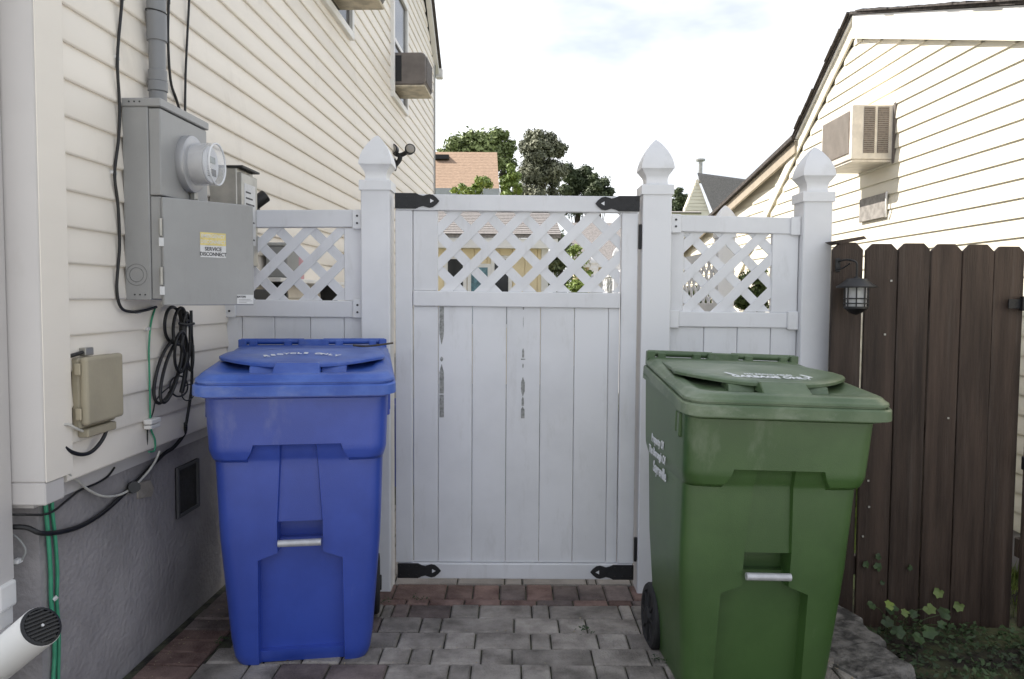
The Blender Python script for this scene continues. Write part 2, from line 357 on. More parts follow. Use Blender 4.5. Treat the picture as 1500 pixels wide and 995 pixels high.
# ---- the house on the right
XR = 2.75
rh = thing('gabled_house', 'sunlit pale yellow sided house with dark roof edge behind the brown wooden fence', 'house', (XR, 6, 0))
pk = (6.36, 3.60)
def rtop(y): return pk[1] - .33 * (pk[0] - y) if y < pk[0] else pk[1] - .60 * (y - pk[0])
MB().prism([(XR + .02, 2.2, -.15), (XR + .02, 9.6, -.15), (XR + .02, 9.6, 1.62), (XR + .02, pk[0], pk[1] - .08), (XR + .02, 2.2, rtop(2.2) - .08)], (4.5, 0, 0)).build('wall', CREAM_R, rh, world=True)
MB().box(XR - .0, XR + 4.4, 2.25, 9.5, -.15, .075).build('foundation', STUCCO, rh, world=True)
z = .08
ER = .106
while z < 3.5:
    ya = 2.2; zt = z + ER
    if zt > rtop(2.2) - .1: ya = pk[0] - (pk[1] - .1 - zt) / .33
    yb = min(9.6, pk[0] + (pk[1] - .1 - zt) / .60)
    if yb > ya + .1:
        pr = [(.03, z), (-.013, z), (-.0135, z + .006), (-.0095, z + ER * .5), (-.001, z + ER + .002), (.03, z + ER + .002)]
        MB().loft([[(XR + o, ya, zz) for o, zz in pr], [(XR + o, yb, zz) for o, zz in pr]]).build('siding_board', CREAM_R, rh, world=True, smooth=25)
    z += ER
def rake(mb, p, q, th, x0, x1): slab(mb, p, q, th, x0, x1)
rb = MB(); rake(rb, (2.1, rtop(2.1) - .19), (pk[0], pk[1] - .19), .17, XR - .05, XR - .015); rake(rb, (pk[0], pk[1] - .145), (9.8, rtop(9.8) - .145), .125, XR - .030, XR - .012)
rb.build('rake_board', CREAM_R, rh, world=True)
sb = MB(); rake(sb, (2.1, rtop(2.1) - .025), (pk[0], pk[1] - .025), .02, XR - .052, XR + .02); rake(sb, (pk[0], pk[1] - .025), (7.6, rtop(7.6) - .025), .02, XR - .052, XR + .02)
sb.build('soffit', WHITE, rh, world=True)
# shingle roof, each course a thin board with an uneven edge
rr = MB().prism([(XR - .07, 1.9, rtop(1.9)), (XR - .07, pk[0], pk[1]), (XR - .07, 7.6, rtop(7.6)), (XR - .07, 7.6, rtop(7.6) + .018), (XR - .07, pk[0], pk[1] + .022), (XR - .07, 1.9, rtop(1.9) + .018)], (5, 0, 0))
roofr = rr.build('roof', SHING, rh, world=True)
y = 1.9
while y < 7.5:
    yb = y + .14; lip = rnd.uniform(.0, .02)
    if not (y < pk[0] < yb):
        x0 = XR - .08 - lip
        MB().prism([(x0, y, rtop(y) + .019), (x0, yb, rtop(yb) + .019), (x0, yb, rtop(yb) + .025 + rnd.uniform(0, .008)), (x0, y, rtop(y) + .028 + rnd.uniform(0, .010))], (1.2, 0, 0)).build('shingle', SHING, roofr, world=True)
    y = yb
# lower wing beyond, set back a little, with its own low roof
X2 = 2.79
def r2t(y): return 2.86 - .137 * (y - 7.5)
MB().prism([(X2 + .02, 7.3, -.15), (X2 + .02, 14.5, -.15), (X2 + .02, 14.5, r2t(14.5) - .05), (X2 + .02, 7.3, r2t(7.3) - .05)], (4, 0, 0)).build('wing_wall', CREAM_R, rh, world=True)
z = .08
while z < 2.6:
    yb = min(14.5, 7.5 + (2.86 - .12 - z - ER) / .137)
    pr = [(.03, z), (-.013, z), (-.0145, z + .006), (-.010, z + ER * .5), (-.001, z + ER), (.03, z + ER)]
    MB().loft([[(X2 + o, 7.3, zz) for o, zz in pr], [(X2 + o, yb, zz) for o, zz in pr]]).build('siding_board', CREAM_R, rh, world=True, smooth=25)
    z += ER
wr = MB(); slab(wr, (7.56, r2t(7.56)), (14.7, r2t(14.7)), .04, XR - .09, XR + 4); wr.build('wing_roof', SHING, rh, world=True)
wr = MB(); slab(wr, (7.58, r2t(7.58) - .12), (14.6, r2t(14.6) - .12), .115, XR - .05, XR - .02); wr.build('wing_fascia', mat('tan_fascia', (.42, .36, .28), .6), rh, world=True)
MB().box(XR - .035, XR + .0, 7.42, 7.5, .1, 2.6).build('corner_trim', CREAM_R, rh, world=True)

# ================================================================== WHITE FENCE AND GATE
F = 3.46
def clip_strip(cx, cz, ang, wd, x0, x1, z0, z1):
    """polygon of an infinite strip of width wd through (cx, cz) at angle ang, clipped to the rectangle"""
    d = Vector((math.cos(ang), math.sin(ang))); n = Vector((-d.y, d.x)); c = Vector((cx, cz))
    poly = [c - d * 5 - n * wd / 2, c + d * 5 - n * wd / 2, c + d * 5 + n * wd / 2, c - d * 5 + n * wd / 2]
    for ax, lim, sg in ((0, x0, 1), (0, x1, -1), (1, z0, 1), (1, z1, -1)):
        out = []
        for i in range(len(poly)):
            a, b = poly[i], poly[(i + 1) % len(poly)]
            da, db = (a[ax] - lim) * sg, (b[ax] - lim) * sg
            if da >= 0: out.append(a)
            if (da >= 0) != (db >= 0): out.append(a + (b - a) * (da / (da - db)))
        poly = out
        if not poly: return None
    return poly
def lattice(root, x0, x1, z0, z1, hx, hz, sp, wd, y, th=.0055, along=None):
    """diagonal slats; (hx, hz) is the centre of one diamond hole and sp the horizontal distance between holes"""
    tf = along or (lambda x, yy, z: (x, yy, z))
    for s in (1, -1):
        c0 = hz - s * hx
        for k in range(-30, 31):
            c = c0 + (k + .5) * sp                    # line z = s x + c
            xm = (x0 + x1) / 2
            poly = clip_strip(xm, s * xm + c, math.atan(s), wd, x0, x1, z0, z1)
            if not poly or len(poly) < 3: continue
            ar = abs(sum(poly[i][0] * poly[(i + 1) % len(poly)][1] - poly[(i + 1) % len(poly)][0] * poly[i][1] for i in range(len(poly)))) / 2
            if ar < 4e-5: continue
            yy = y if s > 0 else y + th + .0005
            MB().loft([[tf(p[0], yy, p[1]) for p in poly], [tf(p[0], yy + th, p[1]) for p in poly]]).build('lattice_slat', VINYL, root, world=True)
def board(root, name, x0, x1, y0, y1, z0, z1, bev=.003, material=VINYL, dz=0., tf=None):
    """box whose top and bottom rise by dz from x0 to x1"""
    tf = tf or (lambda x, y, z: (x, y, z))
    b = MB().loft([[tf(x0, y0, z0), tf(x1, y0, z0 + dz), tf(x1, y1, z0 + dz), tf(x0, y1, z0)], [tf(x0, y0, z1), tf(x1, y0, z1 + dz), tf(x1, y1, z1 + dz), tf(x0, y1, z1)]])
    return b.build(name, material, root, world=True, bevel=bev, seg=2 if bev > .003 else 1)

def post(x0, x1, ztop, label, z0=-.13, y0=F, group='white vinyl fence posts with pointed caps', capz=None):
    wd = x1 - x0; cx = (x0 + x1) / 2; cy = y0 + wd / 2
    p = thing('fence_post', label, 'fence post', (cx, cy, z0), group=group)
    board(p, 'shaft', x0, x1, y0, y0 + wd, z0, ztop + .01, bev=.005)
    h = wd / 2
    sc = wd / .128
    prof = [(.0, h + .007), (.040, h + .007), (.043, h + .004), (.044, .050 * sc), (.050, .0475 * sc), (.060, .0465 * sc), (.072, .047 * sc), (.085, .0515 * sc), (.098, .061 * sc), (.107, h + .002), (.113, h + .008), (.119, h + .008),
            (.135, .0695 * sc), (.154, .0645 * sc), (.174, .0565 * sc), (.193, .0465 * sc), (.211, .0350 * sc), (.228, .0225 * sc), (.241, .0110), (.249, .001)]
    cap = MB().loft([[(cx + sx * r, cy + sy * r, ztop + t) for sx, sy in ((-1, -1), (1, -1), (1, 1), (-1, 1))] for t, r in prof])
    cap.build('post_cap', VINYLD, p, world=True, smooth=28)
    return p
post(-.669, -.541, 1.797, 'white pointed fence post behind the blue cart, left of the gate')
post(.572, .700, 1.785, 'white pointed fence post between the gate and the right lattice panel')
post(1.280, 1.408, 1.758, 'white fence post with pointed cap against the brown wooden fence')

def screw(root, x, z, y=F - .016):
    MB().cyl((x, y, z), (x, y - .003, z), .005, n=8).build('screw', INK, root, world=True)
# left fence panel
lp = thing('lattice_fence', 'white vinyl fence panel with lattice top between the house wall and the first post', 'fence panel', (-.95, F + .05, 0))
PY = F + .035                                     # front of panel rails
board(lp, 'top_rail', -1.285, -.67, PY, PY + .045, 1.632, 1.709, bev=.004, dz=.006)
board(lp, 'middle_rail', -1.285, -.67, PY, PY + .045, 1.238, 1.313, bev=.004, dz=-.004)
board(lp, 'bottom_rail', -1.285, -.67, PY, PY + .045, .06, .15, bev=.004)
board(lp, 'stile', -.752, -.672, PY + .008, PY + .038, 1.310, 1.634)
board(lp, 'stile', -1.285, -1.22, PY + .008, PY + .038, 1.312, 1.634)
lattice(lp, -1.22, -.752, 1.311, 1.634, *((450.1 - 750) / 331, 1.33 + (433.2 - 357.2) / 331), .150, .041, PY + .014)
for z in (1.67, 1.275):
    board(lp, 'bracket', -.712, -.668, PY - .010, PY - .0005, z - .042, z + .042, bev=.003, material=VINYLD)
    for dz in (-.016, .016): screw(lp, -.690, z + dz, PY - .010)
board(lp, 'bracket', -1.285, -1.235, PY - .010, PY - .0005, 1.233, 1.317, bev=.003, material=VINYLD)
for dz in (-.014, .018): screw(lp, -1.262, 1.275 + dz, PY - .010)
xs = [-1.283, -1.213, -1.067, -.906, -.755, -.672]
for a, b_ in zip(xs, xs[1:]): board(lp, 'board', a + .0012, b_ - .0012, PY + .012, PY + .034, .152, 1.236, bev=.0025)
# right fence panel
rp_ = thing('lattice_fence', 'white vinyl fence panel with lattice top behind the green cart', 'fence panel', (1.0, F + .05, 0))
board(rp_, 'top_rail', .702, 1.278, PY, PY + .045, 1.627, 1.700, bev=.004, dz=-.010)
board(rp_, 'middle_rail', .702, 1.278, PY, PY + .045, 1.203, 1.272, bev=.004, dz=-.004)
board(rp_, 'bottom_rail', .702, 1.278, PY, PY + .045, .04, .13, bev=.004)
board(rp_, 'stile', .704, .765, PY + .008, PY + .038, 1.271, 1.630)
board(rp_, 'stile', 1.160, 1.277, PY + .008, PY + .038, 1.268, 1.628)
lattice(rp_, .765, 1.160, 1.271, 1.630, *((1065.3 - 750) / 331, 1.33 + (437 - 372) / 331), .148, .041, PY + .014)
board(rp_, 'bracket', .702, .748, PY - .010, PY - .0005, 1.620, 1.702, bev=.003, material=VINYLD)
for dz in (-.014, .016): screw(rp_, .724, 1.662 + dz, PY - .010)
board(rp_, 'bracket', 1.235, 1.279, PY - .010, PY - .0005, 1.612, 1.694, bev=.003, material=VINYLD)
board(rp_, 'bracket', .702, .745, PY - .010, PY - .0005, 1.197, 1.277, bev=.003, material=VINYLD)
board(rp_, 'bracket', 1.230, 1.279, PY - .010, PY - .0005, 1.192, 1.274, bev=.003, material=VINYLD)
xs = [.703, .862, 1.012, 1.162, 1.278]
for a, b_ in zip(xs, xs[1:]): board(rp_, 'board', a + .0012, b_ - .0012, PY + .012, PY + .034, .132, 1.202, bev=.0025)

# gate
gate = thing('gate', 'closed white vinyl gate with lattice top and black arrow shaped straps', 'gate', (0, F + .03, .05))
GY = F + .02
board(gate, 'top_rail', -.518, .556, GY - .004, GY + .042, 1.712, 1.783, bev=.004, dz=-.006)
board(gate, 'bottom_rail', -.511, .552, GY - .004, GY + .042, .054, .124, bev=.004)
board(gate, 'stile', -.520, -.444, GY, GY + .038, .126, 1.712, bev=.004)
board(gate, 'stile', .484, .556, GY, GY + .038, .126, 1.706, bev=.004)
board(gate, 'middle_rail', -.441, .481, GY - .003, GY + .040, 1.289, 1.357, bev=.004, dz=-.006)
board(gate, 'lattice_stile', -.441, -.332, GY + .006, GY + .034, 1.357, 1.711)
lattice(gate, -.332, .481, 1.354, 1.711, -.263, 1.619, .154, .0425, GY + .014)
xs = [-.441, -.330, -.178, -.025, .127, .279, .431, .481]
for a, b_ in zip(xs, xs[1:]): board(gate, 'board', a + .001, b_ - .001, GY + .012, GY + .034, .126, 1.288, bev=.0025)
def strap(x, z, s, n='strap_hinge'):
    """black iron strap, s = +1 points right; arrow head with a small triangular hole"""
    P = [(0, -.034), (.092, -.034), (.108, -.026), (.125, -.022), (.140, -.027), (.152, -.030), (.168, -.027), (.184, -.014), (.196, 0)]
    P = P + [(a, -b_) for a, b_ in P[-2::-1]]
    b = MB().loft([[(x + s * a, GY - .0115, z + c) for a, c in P], [(x + s * a, GY - .0045, z + c) for a, c in P]])
    o = b.build(n, IRON, gate, world=True, bevel=.0015)
    t = MB().loft([[(x + s * a, GY - .0122, z + c) for a, c in ((.156, -.009), (.172, 0), (.156, .009))], [(x + s * a, GY - .0116, z + c) for a, c in ((.156, -.009), (.172, 0), (.156, .009))]])
    t.build('hole', VINYL, o, world=True)
    for a in (.012, .05, .085):
        for c in (-.02, .02):
            MB().cyl((x + s * a, GY - .0115, z + c), (x + s * a, GY - .0145, z + c), .0045, n=8).build('screw', BLACK, o, world=True)
strap(-.520, 1.752, 1); strap(.560, 1.745, -1); strap(-.511, .092, 1); strap(.556, .090, -1)
for z in (1.60, .195):
    hb = MB().cyl((.5635, GY - .004, z - .055), (.5635, GY - .004, z + .055), .007, n=10).box(.557, .5715, GY - .003, GY + .002, z - .05, z + .05)
    hb.build('hinge', IRON, gate, world=True)
# worn tape marks left on two gate boards
def marks(x, segs):
    for z0, z1, w_, seed, pb, pt in segs:                # pb, pt: pointed at the bottom, at the top
        q = random.Random(seed); n = 14
        def hw(i):
            k = 1.
            if pb and i < 4: k = (i + .4) / 4.4
            if pt and i > n - 4: k = (n - i + .4) / 4.4
            return w_ / 2 * k
        Lp = [(x - hw(i) * q.uniform(.86, 1.), z0 + (z1 - z0) * i / n) for i in range(n + 1)]; Rp = [(x + hw(i) * q.uniform(.94, 1.02), z0 + (z1 - z0) * i / n) for i in range(n + 1)]
        poly = Lp + Rp[::-1]
        MB().loft([[(a, GY + .0119, c) for a, c in poly], [(a, GY + .0112, c) for a, c in poly]]).build('tape_residue', STAIN, gate, world=True)
marks(-.315, [(1.118, 1.286, .021, 1, 1, 0), (1.040, 1.062, .014, 2, 1, 1), (.896, 1.028, .021, 3, 0, 1), (.788, .891, .021, 4, 0, 0)])
marks(.050, [(1.274, 1.286, .006, 5, 1, 0), (1.19, 1.245, .002, 51, 1, 1), (1.060, 1.102, .010, 6, 0, 1), (1.050, 1.055, .02, 61, 0, 0), (1.012, 1.034, .006, 7, 1, 1), (.885, .972, .018, 8, 1, 1), (.842, .884, .011, 9, 0, 1), (.786, .84, .017, 10, 0, 1)])

# ================================================================== BROWN WOODEN FENCE
bf = thing('wooden_fence', 'dark brown stained dog eared wooden fence behind the green cart, with a lantern', 'wooden fence', (1.75, 3.36, -.15))
def plank(root, x0, x1, z0, z1, y, th=.018, lean=0., ear=.028, name='board', material=BROWN):
    ear *= rnd.uniform(.8, 1.25)
    P = [(x0 + lean, z0), (x1 + lean, z0), (x1, z1 - ear), (x1 - ear, z1), (x0 + ear, z1), (x0, z1 - ear)]
    MB().loft([[(x, y, z) for x, z in P], [(x, y + th, z) for x, z in P]]).build(name, material, root, world=True, bevel=.002)
xs = [(1.372, 1.502, 1.572, 0), (1.512, 1.648, 1.570, .0), (1.651, 1.783, 1.570, 0), (1.792, 1.922, 1.567, 0), (1.925, 2.058, 1.563, .0), (2.061, 2.190, 1.560, 0)]
for i, (a, b_, zt, l) in enumerate(xs):
    plank(bf, a, b_, -.16, zt + rnd.uniform(-.004, .004), 3.35 + (i % 2) * .003 + (0 if i else .01))
for z in (1.30, .72, .12):
    board(bf, 'rail', 1.412, 2.19, 3.375, 3.41, z, z + .085, material=BROWN)
bx = MB().prism([(1.372, 3.352, 1.578), (1.500, 3.352, 1.600), (1.512, 3.352, 1.588), (1.40, 3.352, 1.565)], (0, .1, 0)); bx.build('top_block', BROWN, bf, world=True)
wg = thing('wooden_gate', 'narrow strip of dark brown wooden gate with black iron hinge beside the wooden fence', 'gate', (2.4, 3.36, -.12))
for a, b_, zt in ((2.225, 2.36, 1.525), (2.363, 2.50, 1.565), (2.503, 2.64, 1.565)): plank(wg, a, b_, -.10, zt, 3.345)
for z in (1.28, .2): board(wg, 'rail', 2.225, 2.64, 3.366, 3.40, z, z + .085, material=BROWN)
hz_ = MB().box(2.115, 2.30, 3.33, 3.336, 1.295, 1.335).box(2.165, 2.215, 3.315, 3.336, 1.285, 1.345).cyl((2.207, 3.325, 1.28), (2.207, 3.325, 1.35), .008, n=10); hz_.build('hinge', IRON, wg, world=True)
MB().box(2.20, 2.235, 3.30, 3.34, .60, .66).build('latch', IRON, wg, world=True, bevel=.004)

for (x, z) in ((1.555, .43), (1.548, .545), (1.532, .30), (1.62, 1.41), (1.60, 1.18), (1.885, .82)):
    MB().box(x - .004, x + .004, 3.3465, 3.3495, z - .004, z + .004).build('staple', STEEL2, bf, world=True)
# lantern on the wooden fence
lc = Vector((1.440, 3.275, 0))
ln = thing('wall_lantern', 'black outdoor wall lantern with flared hood and ribbed glass on the brown fence', 'lantern', (lc.x, lc.y, 1.26))
pl = MB().box(lc.x - .062, lc.x - .040, 3.343, 3.3495, 1.445, 1.505); pl.build('wall_bracket', BLACK, ln, world=True, bevel=.004)
MB().tube([(lc.x - .05, 3.345, 1.490), (lc.x - .03, 3.31, 1.497), (lc.x - .003, lc.y + .004, 1.485), (lc.x, lc.y, 1.455), (lc.x, lc.y, 1.41)], .0042).build('arm', BLACK, ln, world=True, smooth=60)
MB().tube([(lc.x - .06, 3.345, 1.455), (lc.x - .04, 3.32, 1.462), (lc.x - .02, 3.295, 1.482)], .0035).build('arm_brace', BLACK, ln, world=True, smooth=60)
MB().lathe((lc.x, lc.y, 0), (0, 0, 1), [(1.378, .080), (1.383, .081), (1.392, .066), (1.408, .047), (1.416, .040), (1.418, .012), (1.425, .010)], 24).build('lamp_hood', BLACK, ln, world=True, smooth=40)
MB().lathe((lc.x, lc.y, 0), (0, 0, 1), [(1.300, .041), (1.378, .043)], 20, cap=False).build('glass', LGLASS, ln, world=True, smooth=40)
MB().lathe((lc.x, lc.y, 0), (0, 0, 1), [(1.265, .004), (1.272, .022), (1.285, .038), (1.292, .048), (1.300, .048), (1.301, .02)], 20).build('lamp_base', BLACK, ln, world=True, smooth=40)
MB().cyl((lc.x, lc.y, 1.300), (lc.x, lc.y, 1.365), .016, .016, 12).build('candle_bulb', WHITE, ln, world=True, smooth=40)
for k in range(8):
    a = 2 * math.pi * (k + .5) / 8; x, y = lc.x + .046 * math.cos(a), lc.y + .046 * math.sin(a)
    MB().cyl((x, y, 1.296), (x, y, 1.382), .0028, n=6).build('cage_bar', BLACK, ln, world=True)
for z in (1.313, 1.333):
    MB().tube([(lc.x + .048 * math.cos(a), lc.y + .048 * math.sin(a), z) for a in [2 * math.pi * i / 24 for i in range(25)]], .0028, 6, 1).build('cage_ring', BLACK, ln, world=True)

# ================================================================== WHEELED CARTS
def rrect(hx, y0, y1, r, n=5):
    P = []
    for cx, cy, a0 in ((hx - r, y0 + r, -90), (hx - r, y1 - r, 0), (-hx + r, y1 - r, 90), (-hx + r, y0 + r, 180)):
        for i in range(n + 1):
            a = R(a0 + 90 * i / n); P.append((cx + r * math.cos(a), cy + r * math.sin(a)))
    return P
def lerp_tab(tab, z):
    for (a, va), (b, vb) in zip(tab, tab[1:]):
        if a <= z <= b: return va + (vb - va) * (z - a) / (b - a)
    return tab[0][1] if z < tab[0][0] else tab[-1][1]
def cart(label, bodym, lidm, loc, rot, sc, lidtext, sidetext, group='wheeled refuse carts'):
    root = thing('wheeled_cart', label, 'cart', loc, rot=rot, group=group); root.scale = (sc, sc, sc)
    # ---- body: a loft with a dense front whose columns follow the moulded edges
    HX = [(0, .228), (.02, .240), (.10, .252), (.47, .281), (.755, .290), (.785, .300), (.80, .303), (1.0, .311)]
    YF = [(0, .150), (.03, .140), (.5, .110), (.755, .093), (.785, .082), (.80, .078), (1.0, .062)]
    YB = [(0, .58), (.3, .62), (1.0, .70)]
    C1 = [(0, .150), (.392, .145), (.418, .077), (.53, .077), (.818, .060), (1.0, .060)]
    C2 = [(0, .172), (.40, .172), (.74, .176), (.762, .172), (.790, .155), (.818, .146), (1.0, .146)]
    zs = [0, .012, .03]
    marksz = [(.045, .049), (.392, .418), (.459, .462), (.528, .532), (.758, .766), (.790, .79), (.816, .820)]
    for a, b_ in marksz: zs += [a, (a + b_) / 2, b_]
    zz = .05
    while zz < 1.0: zs.append(zz); zz += .025
    zs += [1.0]; zs = sorted(set(round(v, 4) for v in zs))
    def sm(t): t = max(0, min(1, t)); return t * t * (3 - 2 * t)
    def inset(x, z):
        ax = abs(x); c1 = lerp_tab(C1, z); c2 = lerp_tab(C2, z)
        base = 0.
        if z < .818:
            if ax < c2: base = .026 * sm((.820 - z) / .006)
            else: base = .026 * sm((.766 - z) / .016)
        if ax < c1:
            if z < .047 : base += .02
            elif z < .4181: base += .048
            elif z < .460: base += .048
            elif z < .530: base += .075
            elif z < .817: base += .012 + .006 * (z - .53) / .28
        # soft outer flank of the front panel
        if z < .76: base += .008 * sm((ax - .20) / .06)
        return base
    mb = MB(); rings = []
    for z in zs:
        hx, yf, yb = lerp_tab(HX, z), lerp_tab(YF, z), lerp_tab(YB, z); r = .055
        c1 = lerp_tab(C1, z); c2 = min(lerp_tab(C2, z), hx - r - .008); e = .002
        half = [0, c1 * .5, c1 - e, c1 + e, (c1 + c2) / 2, c2 - e, c2 + e, (c2 + hx - r) / 2, hx - r]
        fx = [-v for v in half[::-1]] + half[1:]
        # corners continue
        ring = [(x, yf + inset(x, z), z) for x in fx]
        
        en = inset(hx - r, z)
        for i in range(1, 7):
            a = R(-90 + 90 * i / 6); ring.append((hx - r + r * math.cos(a), yf + en + r + r * math.sin(a) - en * sm(i / 6) * .3, z))
        for i in range(1, 5): ring.append((hx, yf + r + (yb - .03 - yf - r) * i / 5, z))
        ring += [(hx, yb - .03, z), (hx - .02, yb, z), (-hx + .02, yb, z), (-hx, yb - .03, z)]
        for i in range(4, 0, -1): ring.append((-hx, yf + r + (yb - .03 - yf - r) * i / 5, z))
        for i in range(6, 0, -1):
            a = R(-90 + 90 * i / 6); ring.append((-(hx - r + r * math.cos(a)), yf + en + r + r * math.sin(a) - en * sm(i / 6) * .3, z))
        if z > .84: ring = [(a_, b_, c_ + .062 * max(0, b_) / .7 * (z - .84) / .16) for a_, b_, c_ in ring]
        rings.append(ring)
    mb.loft(rings)
    body = mb.build('body', bodym, root, smooth=32)
    # collar shadow lip under the lid, side lugs
    for sx in (-1, 1):
        MB().box(sx * .300 - .016, sx * .300 + .016, .14, .17, .905, .985).box(sx * .300 - .014, sx * .300 + .018, .19, .205, .915, .985).build('lug', bodym, root, bevel=.004)
    rim = MB().loft([[(x, y, z + .062 * y / .7) for x, y in rrect(hx_, y0_, .715, .05)] for hx_, y0_, z in ((.306, .055, .975), (.322, .030, .985), (.322, .030, 1.0), (.30, .06, 1.0))]); rim.build('rim', bodym, root, smooth=40)
    MB().cyl((-.074, .118, .459), (.074, .118, .459), .0125, n=16).build('grab_bar', BARM, root, smooth=40)
    # ---- lid
    LZ0, SL = 1.050, .062                            # front edge height and rise towards the hinge
    lid = bpy.data.objects.new('lid', None)
    def outline(ins, r=.06):
        P = []
        hf, hb = .338 - ins, .318 - ins; y0, y1 = 0 + ins, .705 - ins * .3
        for cx, cy, a0, rr_ in ((hf - r, y0 + r, -90, r), (hb - .02, y1 - .02, 0, .02), (-hb + .02, y1 - .02, 90, .02), (-hf + r, y0 + r, 180, r)):
            for i in range(7):
                a = R(a0 + 90 * i / 6); P.append((cx + rr_ * math.cos(a), cy + rr_ * math.sin(a)))
        return P
    def lz(y, dz): return LZ0 + SL * (y / .7) + dz
    mb = MB()
    rings = [[(x, y, lz(y, -.055)) for x, y in outline(.006)], [(x, y, lz(y, -.055)) for x, y in outline(0)], [(x, y, lz(y, -.024)) for x, y in outline(.001)], [(x, y, lz(y, -.019)) for x, y in outline(.005)], [(x, y, lz(y, -.018)) for x, y in outline(.013)], [(x, y, lz(y, -.013)) for x, y in outline(.013)], [(x, y, lz(y, -.011)) for x, y in outline(.007)], [(x, y, lz(y, -.004)) for x, y in outline(.008)], [(x, y, lz(y, .000)) for x, y in outline(.013)],
             [(x, y, lz(y, .001)) for x, y in outline(.016)], [(x, y, lz(y, .009)) for x, y in outline(.022)], [(x, y, lz(y, .013)) for x, y in outline(.032)], [(x, y, lz(y, .014)) for x, y in outline(.055)],
             [(x, y, lz(y, .002 if y < .45 else .012)) for x, y in outline(.085, .07)], [(x, y, lz(y, .000 if y < .45 else .014)) for x, y in outline(.12, .07)], [(x * .55, y * .8 + .05, lz(y, .012)) for x, y in outline(.15)]]
    mb.loft(rings)
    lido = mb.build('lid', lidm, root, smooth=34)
    # raised flap plate with curved front edge
    fl = []
    for i in range(25):
        t = -1 + 2 * i / 24; x = .285 * t; y = .105 + .155 * abs(t) ** 2.6
        fl.append((x, y))
    fl += [(.300, .30), (.292, .36), (.272, .60), (.255, .64), (-.255, .64), (-.272, .60), (-.292, .36), (-.300, .30)]
    def fz(x, y): return lz(y, .034 + .012 * (1 - (x / .3) ** 2) * min(1, max(0, (y - .1) / .2)) - .026 * max(0, (y - .35) / .3))
    cxy = (0, .38)
    def ins_pts(k): return [(cxy[0] + (x - cxy[0]) * k, cxy[1] + (y - cxy[1]) * k) for x, y in fl]
    fm = MB().loft([[(x, y, fz(x, y) - .013) for x, y in ins_pts(.985)], [(x, y, fz(x, y) - .012) for x, y in ins_pts(1)], [(x, y, fz(x, y) - .003) for x, y in ins_pts(1)], [(x, y, fz(x, y)) for x, y in ins_pts(.985)],
                    [(x, y, fz(x, y) + .001) for x, y in ins_pts(.9)], [(x, y, fz(x, y) + .001) for x, y in ins_pts(.80)], [(x, y, fz(x, y) - .004) for x, y in ins_pts(.74)], [(x, y, fz(x, y) - .004) for x, y in ins_pts(.4)], [(x, y, fz(x, y) - .001) for x, y in ins_pts(.1)]])
    fm.build('lid_flap', lidm, lido, smooth=34)
    tb = MB().loft([[(x, y, lz(y, d)) for x, y, d in ((-.080, .038, .010), (.080, .038, .010), (.080, .20, .0), (-.080, .20, .0))], [(x, y, lz(y, d)) for x, y, d in ((-.074, .098, .040), (.074, .098, .040), (.074, .20, .030), (-.074, .20, .030))]])
    tb.build('tab', lidm, lido, bevel=.003)
    for sx in (-1, 1):                              # stepped webs either side of the tab
        MB().loft([[(sx * x, y, lz(y, d)) for x, y, d in ((.080, .12, .0), (.165, .12, .0), (.165, .20, .0), (.080, .20, .0))], [(sx * x, y, lz(y, d)) for x, y, d in ((.080, .13, .022), (.165, .13, .022), (.165, .20, .028), (.080, .20, .028))]]).build('web', lidm, lido, bevel=.002)
    # hinge handles at the back
    hz = lz(.70, .026)
    for sx in (-1, 1):
        MB().cyl((sx * .040, .715, hz), (sx * .295, .715, hz), .013, n=12).build('handle_bar', lidm, lido, smooth=40)
        for xx in (.046, .105, .245, .288):
            MB().box(sx * xx - .016, sx * xx + .016, .690, .720, lz(.70, -.02), hz + (.010 if xx in (.046, .288) else .004)).build('handle_lug', lidm, lido, bevel=.003)
    MB().box(-.040, .040, .69, .728, lz(.7, -.02), hz + .010).build('handle_lug', lidm, lido, bevel=.004)
    # ---- wheels and axle
    MB().cyl((-.27, .60, .125), (.27, .60, .125), .009, n=8).build('axle', BARM, root)
    for sx in (-1, 1):
        wh = MB().lathe((sx * .226, .60, .125), (sx, 0, 0), [(0, .03), (.002, .108), (.006, .121), (.012, .125), (.038, .125), (.046, .119), (.048, .098), (.040, .094), (.040, .035), (.055, .030), (.056, .004)], 32)
        wo = wh.build('wheel', TYRE, root, smooth=35)
        for k in range(8):
            a = 2 * math.pi * k / 8; c, s_ = math.cos(a), math.sin(a)
            MB().loft([[(sx * (.266), .60 + c * rr_ - s_ * ww, .125 + s_ * rr_ + c * ww) for rr_, ww in ((.03, -.006), (.096, -.006), (.096, .006), (.03, .006))],
                       [(sx * (.273), .60 + c * rr_ - s_ * ww, .125 + s_ * rr_ + c * ww) for rr_, ww in ((.03, -.005), (.096, -.005), (.096, .005), (.03, .005))]]).build('spoke', TYRE, wo)
    lidtext(root, lido, fz); 
    if sidetext: sidetext(root, body)
    return root

